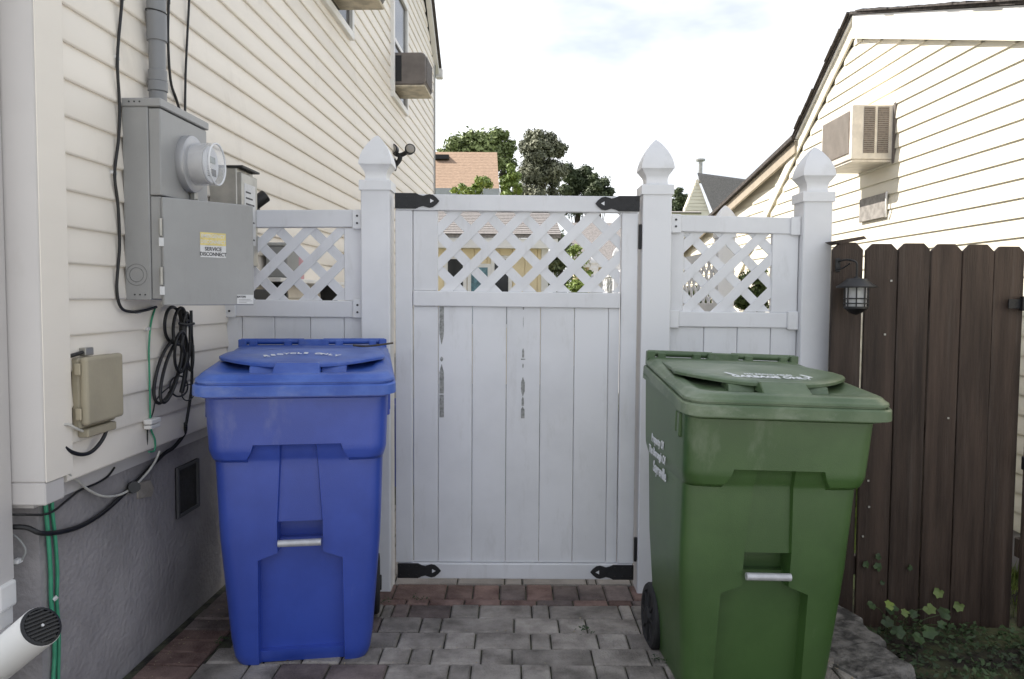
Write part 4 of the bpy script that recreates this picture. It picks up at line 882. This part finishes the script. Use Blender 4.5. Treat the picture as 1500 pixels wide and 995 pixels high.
# things on a small shelf seen through the left lattice
sh = thing('wall_shelf', 'narrow white shelf on the siding seen through the left lattice', 'shelf', lw(4.3, 0, 1.40), rz=WR)
MB().box(.0, .14, -.45, .9, .0, .02).build('shelf_board', WHITE, sh, bevel=.002)
for y in (-.3, .7): MB().box(0, .12, y, y + .02, -.1, -.001).build('bracket', IRON, sh)
gb = thing('storage_box', 'grey plastic box on the shelf seen through the left lattice', 'box', lw(3.95, .03, 1.4205), rz=WR)
MB().box(0, .11, 0, .2, 0, .16).build('container', GREYBOX, gb, bevel=.006); MB().box(-.004, .114, -.004, .204, .161, .178).build('lid', mat('grey_lid', (.4, .41, .4), .5), gb, bevel=.004)
bt = thing('bottle', 'clear and pink plastic bottle on the shelf seen through the left lattice', 'bottle', lw(4.35, .07, 1.4205), rz=WR)
MB().lathe((0, 0, 0), (0, 0, 1), [(0, .034), (.10, .036), (.13, .03), (.15, .013)], 16).build('bottle_body', PINK, bt, smooth=40); MB().cyl((0, 0, .151), (0, 0, .185), .014, n=12).build('bottle_cap', WHITE, bt, smooth=40)
rvn = thing('round_vent', 'round beige dryer vent on the siding seen low through the left lattice', 'vent', lw(4.25, .012, 1.33), rz=WR)
MB().lathe((0, 0, 0), (1, 0, 0), [(0, .07), (.01, .07), (.02, .055), (.025, .015)], 24).build('vent_plate', BEIGE, rvn, smooth=40); MB().cyl((.026, 0, 0), (.032, 0, 0), .012, n=12).build('vent_hole', INK, rvn)
db = thing('hose_box', 'dark grey box fixed low on the siding seen through the left lattice', 'box', lw(3.72, .01, 1.18), rz=WR)
MB().box(0, .12, 0, .22, 0, .18).build('container', mat('dark_grey_box', (.1, .1, .1), .5), db, bevel=.005)

# ================================================================== BEYOND THE FENCE
tub = thing('plastic_tub', 'tall blue plastic tub glimpsed through the gap beside the gate', 'tub', (-.80, 5.6, -.01))
MB().lathe((0, 0, 0), (0, 0, 1), [(0, .15), (.55, .19), (.56, .2), (.585, .2), (.586, .18), (.05, .14)], 24).build('tub_body', BLUEP, tub, smooth=40)
for sx in (-1, 1): MB().tube([(sx * .19, -.04, .52), (sx * .215, -.03, .50), (sx * .215, .03, .50), (sx * .19, .04, .52)], .008, 6, 3).build('handle', BLUEP, tub)

# second white fence along the yard, with lattice top: posts and panels, running away from the camera
fx = lambda y: 1.62 - .038 * (y - 6)
FR = []
def side_tf(xb): return lambda a, off, z: (fx(a) + off, a, z)
ys = [6.0, 8.35, 10.7, 13.05]
names = ['nearest, above the right rail', 'second one', 'third one along', 'furthest along']
for i, y in enumerate(ys):
    post(fx(y) - .064, fx(y) + .064, 1.79, 'white pointed fence post of the side yard fence, ' + names[i], y0=y - .064)
for i, (a, b_) in enumerate(zip(ys, ys[1:])):
    pn = thing('lattice_fence', 'white vinyl lattice topped panel of the side yard fence, ' + ('nearest one, behind the right panel' if i == 0 else 'middle one seen at a slant' if i == 1 else 'furthest one, in sunlight'), 'fence panel', (fx((a + b_) / 2), (a + b_) / 2, 0))
    tf = side_tf(0); a2, b2_ = a + .065, b_ - .065
    def sb(name, p, q, z0, z1, o0=-.02, o1=.02):
        MB().loft([[tf(p, o0, z0), tf(q, o0, z0), tf(q, o1, z0), tf(p, o1, z0)], [tf(p, o0, z1), tf(q, o0, z1), tf(q, o1, z1), tf(p, o1, z1)]]).build(name, VINYL, pn, world=True)
    sb('top_rail', a2, b2_, 1.63, 1.70); sb('middle_rail', a2, b2_, 1.22, 1.29); sb('bottom_rail', a2, b2_, .05, .13)
    nb = 15
    for k in range(nb):
        u = a2 + (b2_ - a2) * k / nb; sb('board', u + .002, u + (b2_ - a2) / nb - .002, .131, 1.219, -.01, .01)
    lattice(pn, a2, b2_, 1.291, 1.629, a2 + .1, 1.46, .15, .041, -.008, along=lambda a_, off, z: (fx(a_) + off, a_, z))

# yellow garage
gx0, gx1, gy = -2.6, .56, 12.5
ga = thing('garage', 'yellow garage with grey shingle roof and dark windows seen through the gate lattice', 'garage', (-1, gy, 0))
MB().box(gx0, gx1, gy, gy + 5, -.15, 2.14).build('wall', YELLOW, ga, world=True)
x = gx0
while x < gx1 - .05:
    MB().box(x, min(x + .19, gx1 - .1), gy - .012, gy - .0005, 0, 2.10).build('panel', YELLOW, ga, world=True, bevel=.004); x += .20
MB().box(gx1 - .1, gx1 + .012, gy - .02, gy + .1, 0, 2.12).build('corner_trim', WHITE, ga, world=True)
MB().box(gx0 - .15, gx1 + .15, gy - .2, gy - .17, 2.10, 2.25).build('fascia', WHITE, ga, world=True)
MB().box(gx0 - .15, gx1 + .15, gy - .169, gy + .0, 2.10, 2.12).build('soffit', WHITE, ga, world=True)
rg = MB().prism([(gx0 - .2, gy - .22, 2.255), (gx1 + .2, gy - .22, 2.255), (gx1 + .2, gy + 2.5, 2.95), (gx0 - .2, gy + 2.5, 2.95)], (0, 0, .05)).build('roof', SHINGG, ga, world=True)
for k in range(16):
    t0, t1 = k / 16, (k + 1) / 16 + .01
    ya, za, yb, zb = gy - .24 + 2.72 * t0, 2.31 + .695 * t0, gy - .24 + 2.72 * min(t1, 1), 2.31 + .695 * min(t1, 1)
    MB().loft([[(gx0 - .2, ya, za + .012), (gx1 + .2, ya, za + .012), (gx1 + .2, yb, zb), (gx0 - .2, yb, zb)], [(gx0 - .2, ya, za), (gx1 + .2, ya, za), (gx1 + .2, yb, zb - .006), (gx0 - .2, yb, zb - .006)]]).build('shingle_course', SHINGG, rg, world=True)
def gwin(x0, x1, z0, z1, gl=DARKGL, name='window'):
    o = MB().box(x0 - .06, x1 + .06, gy - .04, gy - .013, z0 - .06, z1 + .06).build(name, WHITE, ga, world=True, bevel=.004)
    MB().box(x0, x1, gy - .046, gy - .041, z0, z1).build('pane', gl, o, world=True)
def gx(px): return (px - 750) / 1144 * gy
gwin(gx(656), gx(678), .9, 1.93); gwin(gx(690), gx(714), .9, 1.80, REFLGL); gwin(gx(724), gx(744), .9, 1.93)
# neighbouring grey shed further back, right of the garage
sh2 = thing('shed', 'small grey roofed cream shed seen through the upper gate lattice, far along the fence', 'shed', (1.9, 15.5, 0))
MB().box(1.35, 2.6, 15.5, 17.5, -.15, 2.0).build('wall', YELLOW, sh2, world=True)
MB().prism([(1.2, 15.3, 2.0), (2.75, 15.3, 2.0), (2.75, 16.6, 2.85), (1.2, 16.6, 2.85)], (0, 0, .06)).build('roof', SHINGG, sh2, world=True)
MB().box(1.2, 2.75, 15.26, 15.29, 1.92, 2.06).build('fascia', WHITE, sh2, world=True)
MB().box(1.75, 2.2, 15.47, 15.498, .0, 1.8).build('door', GREYWALL, sh2, world=True, bevel=.01)

# tan roofed house
th = thing('tan_roofed_house', 'blue grey house with a tan shingle roof behind the gate, below the trees', 'house', (-4, 26, 0))
MB().box(-9, -.62, 26, 33, -.15, 4.75).build('wall', GREYWALL, th, world=True)
for k in range(12): MB().box(-9, -.615, 25.985, 25.999, 2.6 + k * .18, 2.6 + k * .18 + .165).build('siding_board', GREYWALL, th, world=True, bevel=.01)
rt_ = MB().prism([(-9.2, 25.7, 4.72), (-.45, 25.7, 4.72), (-.58, 28.4, 6.40), (-9.2, 28.4, 6.40)], (0, 0, .1)).build('roof', SHINGO, th, world=True)
for k in range(13):
    t0, t1 = k / 13, min(1, (k + 1) / 13 + .01)
    f_ = lambda t: (25.68 + 2.72 * t, 4.83 + 1.69 * t)
    (ya, za), (yb, zb) = f_(t0), f_(t1); za -= .02
    MB().loft([[(-9.2, ya, za + .035), (-.45 - .13 * t0, ya, za + .035), (-.45 - .13 * t1, yb, zb + .01), (-9.2, yb, zb + .01)], [(-9.2, ya, za), (-.45 - .13 * t0, ya, za), (-.45 - .13 * t1, yb, zb), (-9.2, yb, zb)]]).build('shingle_course', SHINGO, rt_, world=True)
MB().box(-9.2, -.45, 25.62, 25.68, 4.62, 4.86).build('gutter', mat('grey_gutter', (.4, .41, .43), .5), th, world=True)
MB().box(-.80, -.60, 25.96, 25.999, 0, 4.6).build('corner_trim', WHITE, th, world=True)
wv = MB().box(-2.75, -2.25, 27.6, 28.0, 6.15, 6.3); wv.build('roof_vent', IRON, rt_, world=True)
# grey roofed gabled house with a flue, beyond the right
gh = thing('grey_roofed_house', 'pale gabled house with grey shingle roof and metal flue between the post caps', 'house', (7, 27, 0))
GX = [X_ for X_ in ((1000 - 750) / 1144 * 27, (1017 - 750) / 1144 * 27, (1042 - 750) / 1144 * 27)]
MB().prism([(GX[0], 27, 0), (GX[2], 27, 0), (GX[2], 27, 3.9), (GX[1] , 27, 5.45), (GX[0], 27, 4.4)], (0, .3, 0)).build('gable_wall', CREAM_R, gh, world=True)
for k in range(22):
    zz = 2.9 + k * .12
    lo_ = GX[0] if zz < 4.4 else GX[0] + (GX[1] - GX[0]) * (zz + .1 - 4.4) / 1.05
    hi_ = GX[2] if zz < 3.9 else GX[2] + (GX[1] - GX[2]) * (zz + .1 - 3.9) / 1.55
    if hi_ > lo_ + .05: MB().prism([(lo_, 26.998, zz), (hi_, 26.998, zz), (hi_, 26.998, zz + .11), (lo_, 26.998, zz + .11)], (0, -.03, 0)).build('siding_board', CREAM_R, gh, world=True, bevel=.006)
MB().prism([(GX[1] - .03, 26.8, 5.52), (GX[2] + .12, 26.8, 3.82), (GX[2] + .12 + 4.5, 29.5, 3.82), (GX[1] + 4.5, 29.5, 5.45)], (0, .05, .08)).build('roof', SHINGG, gh, world=True)
MB().prism([(GX[2] - .02, 26.9, 0), (GX[2] - .02, 26.9, 3.85), (GX[2] + 4.4, 29.5, 3.85), (GX[2] + 4.4, 29.5, 0)], (0, .3, 0)).build('side_wall', CREAM_R, gh, world=True)
fl2 = MB().cyl((GX[1] + .16, 27.2, 5.3), (GX[1] + .16, 27.2, 6.05), .07, n=12).cyl((GX[1] + .16, 27.2, 6.05), (GX[1] + .16, 27.2, 6.12), .16, .16, 12).build('flue', STEEL2, gh, world=True)
MB().cyl((GX[1] + .42, 27.0, 4.7), (GX[1] + .42, 27.0, 5.05), .04, n=8).build('vent_pipe', WHITE, gh, world=True)
lr = thing('low_roof_house', 'low grey roofed building with brown fascia glimpsed left of the pale gable', 'house', (5.2, 24, 0))
MB().prism([(4.6, 24, 3.95), (5.75, 24, 3.95), (6.2, 25.5, 3.5), (4.6, 25.5, 3.5)], (0, .2, .05)).build('roof', SHINGG, lr, world=True)
MB().box(4.6, 6.1, 24.1, 25.3, -.15, 3.93).build('wall', CREAM_R, lr, world=True)

# ---- trees
def leaves(mb, blobs, count, size, q, flat=.35):
    tot = sum(r[3] ** 2 for r in blobs)
    for bx_, by_, bz_, br in blobs:
        for _ in range(int(count * br * br / tot)):
            while True:
                d = Vector((q.gauss(0, 1), q.gauss(0, 1), q.gauss(0, 1)))
                if d.length > .01: break
            d.normalize(); rr_ = br * (q.random() ** .5) * (q.uniform(.7, 1.2) if q.random() < .8 else q.uniform(1.2, 1.6))
            c = Vector((bx_, by_, bz_)) + Vector((d.x * rr_, d.y * rr_, d.z * rr_ * .85))
            s_ = size * q.uniform(.6, 1.35)
            nrm = (d + Vector((q.gauss(0, .5), q.gauss(0, .5), q.gauss(.3, .5)))).normalized(); u = nrm.orthogonal().normalized()
            a = q.uniform(0, 6.28); w_ = nrm.cross(u); u, w_ = u * math.cos(a) + w_ * math.sin(a), w_ * math.cos(a) - u * math.sin(a)
            mb.add([c - u * s_, c - w_ * s_ * .45 + nrm * s_ * .1, c + u * s_, c + w_ * s_ * .45 + nrm * s_ * .1], [(0, 1, 2, 3)])
def tree(label, depth, blobs, leafm, count, size, seed, z0=-.15, name='leafy_tree', trunk_r=.12):
    """blobs: (across, up, radius) of the crown's clumps in metres, seen from the gate side; they are scattered in depth too"""
    q = random.Random(seed); xs_ = [b[0] for b in blobs]; x = sum(xs_) / len(xs_); top = max(b[1] for b in blobs); W_ = max(xs_) - min(xs_) + .3
    t = thing(name, label, 'tree' if name == 'leafy_tree' else 'shrub', (x, depth, z0))
    tb_ = MB().tube([(x, depth, z0), (x + q.uniform(-.1, .1) * W_, depth, z0 + (top - z0) * .4), (x + q.uniform(-.1, .1) * W_, depth, z0 + (top - z0) * .85)], trunk_r, 8, 4)
    B = []
    for bx_, bz_, br in blobs:
        for k in range(5):
            a = q.uniform(0, 6.28); rr_ = br * q.uniform(.2, .75)
            c = (bx_ + math.cos(a) * rr_, depth + q.uniform(-.45, .45) * W_, bz_ + math.sin(a) * rr_); B.append((*c, br * q.uniform(.5, .85)))
            if k < 1: tb_.tube([(x, depth, z0 + (c[2] - z0) * .55), ((x + c[0]) / 2, (depth + c[1]) / 2, c[2] * .85), c], trunk_r * .12, 5, 2)
    tb_.build('trunk', BARK, t, world=True)
    mb = MB(); leaves(mb, B, int(count * 1.7), size * .85, q)
    me2 = bpy.data.meshes.new('crown'); o = t.location
    me2.from_pydata([(v[0] - o.x, v[1] - o.y, v[2] - o.z) for v in mb.v], [], mb.f); me2.update(); me2.materials.append(leafm)
    ob = bpy.data.objects.new('crown', me2); col.objects.link(ob); ob.parent = t
    return t
tree('light green open crowned tree rising behind the tan roof, left part', 36, [(-2.83, 8.03, 0.44), (-2.45, 8.35, 0.50), (-2.05, 8.54, 0.44), (-1.89, 7.94, 0.57), (-1.32, 8.19, 0.50), (-2.83, 7.47, 0.44), (-1.89, 7.31, 0.50), (-1.10, 7.47, 0.50), (-3.15, 7.59, 0.25)], LEAFT, 3800, 0.13, 11)
tree('light green feathery tree behind the tan roof, beside the olive tree', 37, [(-0.91, 8.64, 0.42), (-0.71, 8.12, 0.49), (-0.16, 8.38, 0.36), (-0.39, 8.74, 0.26), (-0.26, 7.57, 0.39), (-0.81, 7.31, 0.45), (-0.16, 6.93, 0.39)], LEAFT, 2700, 0.13, 12)
tree('tall olive grey tree in the middle of the row behind the gate', 32, [(0.56, 7.43, 0.39), (0.73, 7.71, 0.31), (1.01, 7.68, 0.34), (1.40, 7.54, 0.36), (1.62, 7.18, 0.39), (1.12, 7.09, 0.50), (0.62, 6.87, 0.42), (1.40, 6.64, 0.50), (1.93, 7.23, 0.22), (0.84, 6.36, 0.50), (0.42, 6.28, 0.34), (1.40, 6.00, 0.45), (2.01, 6.56, 0.34), (0.70, 5.53, 0.56), (1.40, 5.39, 0.56)], LEAFO, 17000, 0.085, 13)
tree('dark green tree just right of the tall olive tree', 34, [(2.53, 6.68, 0.42), (2.97, 6.53, 0.42), (2.82, 6.03, 0.45), (2.23, 6.03, 0.36), (3.33, 6.06, 0.36), (2.53, 5.43, 0.53), (3.27, 5.34, 0.48)], LEAFD, 13000, 0.085, 14)
tree('low dark green tree at the right end of the tree row', 33, [(3.40, 6.26, 0.29), (3.72, 5.97, 0.32), (4.01, 5.77, 0.23), (3.35, 5.69, 0.35), (3.75, 5.37, 0.40)], LEAFD, 9000, 0.085, 15)
tree('dark green tree glimpsed between the hinge post and the pale gable', 36, [(7.55, 6.05, 0.25), (7.87, 5.77, 0.25), (7.40, 5.58, 0.31), (7.87, 5.20, 0.31)], LEAFD, 5000, 0.09, 16)
tree('sunny yellow green young tree just above the gate top rail, left side', 17, [(-1.04, 3.65, 0.13), (-0.74, 3.75, 0.13), (-0.56, 3.78, 0.10), (-1.25, 3.62, 0.07), (-0.89, 3.48, 0.18), (-0.74, 3.07, 0.24), (-0.22, 3.07, 0.21), (-1.04, 3.04, 0.18)], LEAFY, 5000, 0.06, 17, trunk_r=.05)
tree('yellow green young tree above the gate top rail beside the tan house corner', 19.5, [(-0.05, 4.52, 0.10), (0.00, 4.28, 0.14), (-0.14, 4.11, 0.14), (0.09, 4.01, 0.12), (-0.17, 3.85, 0.15), (0.34, 3.32, 0.24), (0.17, 3.63, 0.17), (0.85, 3.26, 0.20)], LEAFY, 4500, 0.065, 18, trunk_r=.05)
tree('green shrub seen through the right side of the gate lattice', 11.5, [(0.92, 2.00, 0.09), (1.01, 1.90, 0.08), (0.88, 1.83, 0.08), (0.97, 1.73, 0.09), (1.09, 1.68, 0.08), (0.95, 1.43, 0.14), (1.01, 1.08, 0.18)], LEAFY, 4000, 0.036, 19, name='shrub', trunk_r=.03)
tree('dark evergreen shrub beside the garage corner', 14.2, [(0.77, 2.45, 0.15), (0.89, 2.26, 0.17), (0.81, 1.95, 0.20), (0.89, 1.64, 0.20), (0.87, 1.27, 0.22), (0.87, 0.90, 0.25)], LEAFD, 6000, 0.05, 20, name='shrub', trunk_r=.05)
tree('low green shrub beyond the side yard fence', 9, [(2.06, 1.41, 0.11), (2.12, 1.29, 0.13), (2.01, 1.21, 0.14), (2.20, 1.17, 0.13)], LEAF, 3000, 0.03, 21, name='shrub', trunk_r=.03)
tree('green shrub by the sunlit house wall, seen through the right lattice', 7.5, [(2.29, 1.56, 0.09), (2.37, 1.40, 0.10), (2.26, 1.33, 0.12), (2.36, 1.23, 0.13), (2.43, 1.49, 0.08)], LEAF, 3500, 0.028, 22, name='shrub', trunk_r=.03)

# ================================================================== EDGING STONES, GROUND COVER, WEEDS
q = random.Random(5)
def stone(label, x, y, lx, ly, h, rz, z0=-.12, seed=0):
    qq = random.Random(seed); b = MB(); rings = []
    for t, k in ((0, 1.), (.7, 1.), (.93, .97), (1., .92)):
        ring = []
        for i in range(16):
            a = 2 * math.pi * i / 16; c, s_ = math.cos(a), math.sin(a); m_ = max(abs(c), abs(s_))
            qq2 = random.Random(seed * 50 + i); jit = 1 + qq2.uniform(-.07, .05)
            ring.append((c / m_ * lx / 2 * k * jit, s_ / m_ * ly / 2 * k * jit, z0 + h * t + qq.uniform(-.006, .006)))
        rings.append(ring)
    b.loft(rings); o = b.build('edging_stone', STONE, None, smooth=30); o.location = (x, y, 0); o.rotation_euler = (qq.uniform(-.05, .05), qq.uniform(-.06, .06), rz)
    tag(o, label, 'edging stone', 'edging stones between the paving and the plants')
stone('grey edging stone against the brown fence, furthest one', 1.34, 3.24, .22, .19, .125, .25, seed=1)
stone('grey edging stone behind the green cart, second from the fence', 1.325, 3.03, .25, .20, .128, .18, seed=2)
stone('large rough edging stone nearest the camera beside the weeds', 1.305, 2.80, .27, .22, .128, .3, seed=3)
stone('edging stone at the bottom edge of the photo, below the others', 1.26, 2.56, .27, .22, .125, .22, seed=4)
struct(MB().add([(1.22, 1.2, -.105), (4, 1.2, -.105), (4, 3.8, -.105), (1.22, 3.8, -.105)], [(0, 1, 2, 3)]).build('planting_soil', SOIL))
mb = MB()
for _ in range(6500):
    y = q.uniform(1.9, 3.33); x = q.uniform(1.47 - (3.3 - y) * .05, 2.9)
    d_ = min(1, (x - 1.42) / .3)
    z = -.10 + abs(q.gauss(0, .02)) * (1 + .8 * (math.sin(x * 5) * math.cos(y * 6) + .3)) * d_ ; c = Vector((x, y, z)); s_ = q.uniform(.005, .017)
    nrm = Vector((q.gauss(0, .5), q.gauss(0, .5) - .2, 1)).normalized(); u = nrm.orthogonal().normalized(); a = q.uniform(0, 6.28); v_ = nrm.cross(u); u, v_ = u * math.cos(a) + v_ * math.sin(a), v_ * math.cos(a) - u * math.sin(a)
    mb.add([c - u * s_, c - v_ * s_ * .5, c + u * s_, c + v_ * s_ * .5], [(0, 1, 2, 3)])
me2 = bpy.data.meshes.new('ground_cover'); me2.from_pydata(mb.v, [], mb.f); me2.materials.append(LEAFG); o = bpy.data.objects.new('ground_cover', me2); col.objects.link(o); o['kind'] = 'stuff'; o['label'] = 'low green ground cover in front of the brown fence'
mb = MB()
for _ in range(9000):
    y = q.uniform(3.45, 6.5); x = q.uniform(1.9, 2.74); hh = q.uniform(.03, .13); c = Vector((x, y, -.16)); a = q.uniform(0, 6.28); dd = Vector((math.cos(a), math.sin(a), 0)) * .005; l_ = Vector((q.gauss(0, .03), q.gauss(0, .03), hh))
    mb.add([c - dd, c + dd, c + l_], [(0, 1, 2)])
me2 = bpy.data.meshes.new('grass'); me2.from_pydata(mb.v, [], mb.f); me2.materials.append(LEAFY); o = bpy.data.objects.new('grass', me2); col.objects.link(o); o['kind'] = 'stuff'; o['label'] = 'sunny grass behind the brown fence'
# lobed leaves of a weed and of a vine
def lobed(c, size, nrm, ang):
    c = Vector(c); nrm = Vector(nrm).normalized(); u = nrm.orthogonal().normalized(); v_ = nrm.cross(u); u, v_ = u * math.cos(ang) + v_ * math.sin(ang), v_ * math.cos(ang) - u * math.sin(ang)
    pts = []
    for a, r_ in ((0, 1), (25, .74), (50, .88), (80, .66), (115, .76), (150, .55), (180, .25), (210, .55), (245, .76), (280, .66), (310, .88), (335, .74)):
        pts.append(c + u * math.cos(R(a)) * size * r_ + v_ * math.sin(R(a)) * size * r_ + nrm * size * .12 * math.cos(R(a * 2)))
    return MB().add([c] + pts, [(0, i + 1, (i + 1) % 12 + 1) for i in range(12)])
wd = thing('weed', 'leafy weed with bright lobed leaves beside the edging stones at the foot of the fence', 'weed', (1.60, 3.25, -.1))
spots = [(1.535, 3.25, .035), (1.60, 3.22, .045), (1.655, 3.20, .020), (1.565, 3.18, -.005), (1.70, 3.24, .0), (1.76, 3.22, .035), (1.63, 3.26, .01), (1.80, 3.18, -.02), (1.72, 3.15, -.035), (1.85, 3.25, .0), (1.58, 3.12, -.03), (1.66, 3.10, -.04)]
st = MB()
for i, p in enumerate(spots):
    lobed(p, q.uniform(.024, .042), (q.uniform(-.5, .3), -.8, .9), q.uniform(0, 6.28)).build('leaf', (LEAFY if i == 1 else LEAF if i in (2, 5) else LEAFG), wd, world=True)
    st.tube([(1.64 + (p[0] - 1.64) * .4, 3.28, -.11), ((p[0] + 1.64) / 2, 3.26, p[2] - .04), p], .0016, 5, 3)
st.build('stem', mat('stem_green', (.06, .09, .03), .6), wd, world=True)
vn = thing('vine', 'small vine leaves poking between the boards of the brown fence', 'vine', (1.6, 3.345, .2))
for p, s_ in (((1.545, 3.338, .175), .022), ((1.60, 3.338, .215), .02), ((1.595, 3.338, .165), .026), ((1.735, 3.338, .168), .018), ((1.865, 3.335, .06), .030), ((1.955, 3.335, .0), .030), ((1.62, 3.338, .10), .014)):
    lobed(p, s_, (q.uniform(-.4, .4), -1, .3), q.uniform(0, 6.28)).build('leaf', LEAFG if p[2] > .08 else LEAF, vn, world=True)
for i, (x, y) in enumerate([(.30, 3.05), (-1.10, 2.93), (.55, 2.8), (-1.16, 3.2), (-.40, 3.36), (-.55, 3.33)]):
    w_ = MB()
    for k in range(26):
        c = Vector((x + q.gauss(0, .018), y + q.gauss(0, .014), q.uniform(.002, .022))); s_ = q.uniform(.004, .009); a = q.uniform(0, 6.28); u = Vector((math.cos(a), math.sin(a), q.uniform(-.4, .6))) * s_; v_ = Vector((-math.sin(a), math.cos(a), .3)) * s_ * .5
        w_.add([c - u, c - v_, c + u, c + v_], [(0, 1, 2, 3)])
    ob = w_.build('weed', LEAFG); tag(ob, ['tiny weed in a paving joint beside the wheel of the green cart', 'tiny weed between red border pavers left of the blue cart', 'tiny weed growing at the foot of the green cart', 'tiny weed where the border pavers meet the foundation behind the blue cart', 'tiny weed at the gate threshold between gate and blue cart', 'tiny weed by the base of the post behind the blue cart'][i], 'weed')

# dry leaf crumbs and grit caught in the joints and along the edges of the paving
mb = MB()
for _ in range(420):
    k = q.random()
    if k < .35: y = q.uniform(2.3, 3.4); x = -1.40 + .033 * y + abs(q.gauss(0, .05)) + .02
    elif k < .6: y = q.uniform(2.3, 3.4); x = 1.19 + q.gauss(0, .04)
    else: x = q.uniform(-1.1, 1.15); y = q.choice((3.32, 3.18, 3.04, 2.90, 2.77, 2.635, 3.38)) + q.gauss(0, .007)
    c = Vector((x, y, .003)); a = q.uniform(0, 6.28); s_ = q.uniform(.0015, .0055); u = Vector((math.cos(a), math.sin(a), q.uniform(-.2, .4))) * s_; v_ = Vector((-math.sin(a), math.cos(a), q.uniform(0, .4))) * s_ * .6
    mb.add([c - u, c - v_, c + u, c + v_], [(0, 1, 2, 3)])
me2 = bpy.data.meshes.new('litter'); me2.from_pydata(mb.v, [], mb.f); me2.materials.append(mat('dry_leaf', (.16, .11, .06), .8, .4, 40, color2=(.34, .28, .18))); o = bpy.data.objects.new('litter', me2); col.objects.link(o); o['kind'] = 'stuff'; o['label'] = 'dry leaf crumbs and grit in the paving joints'
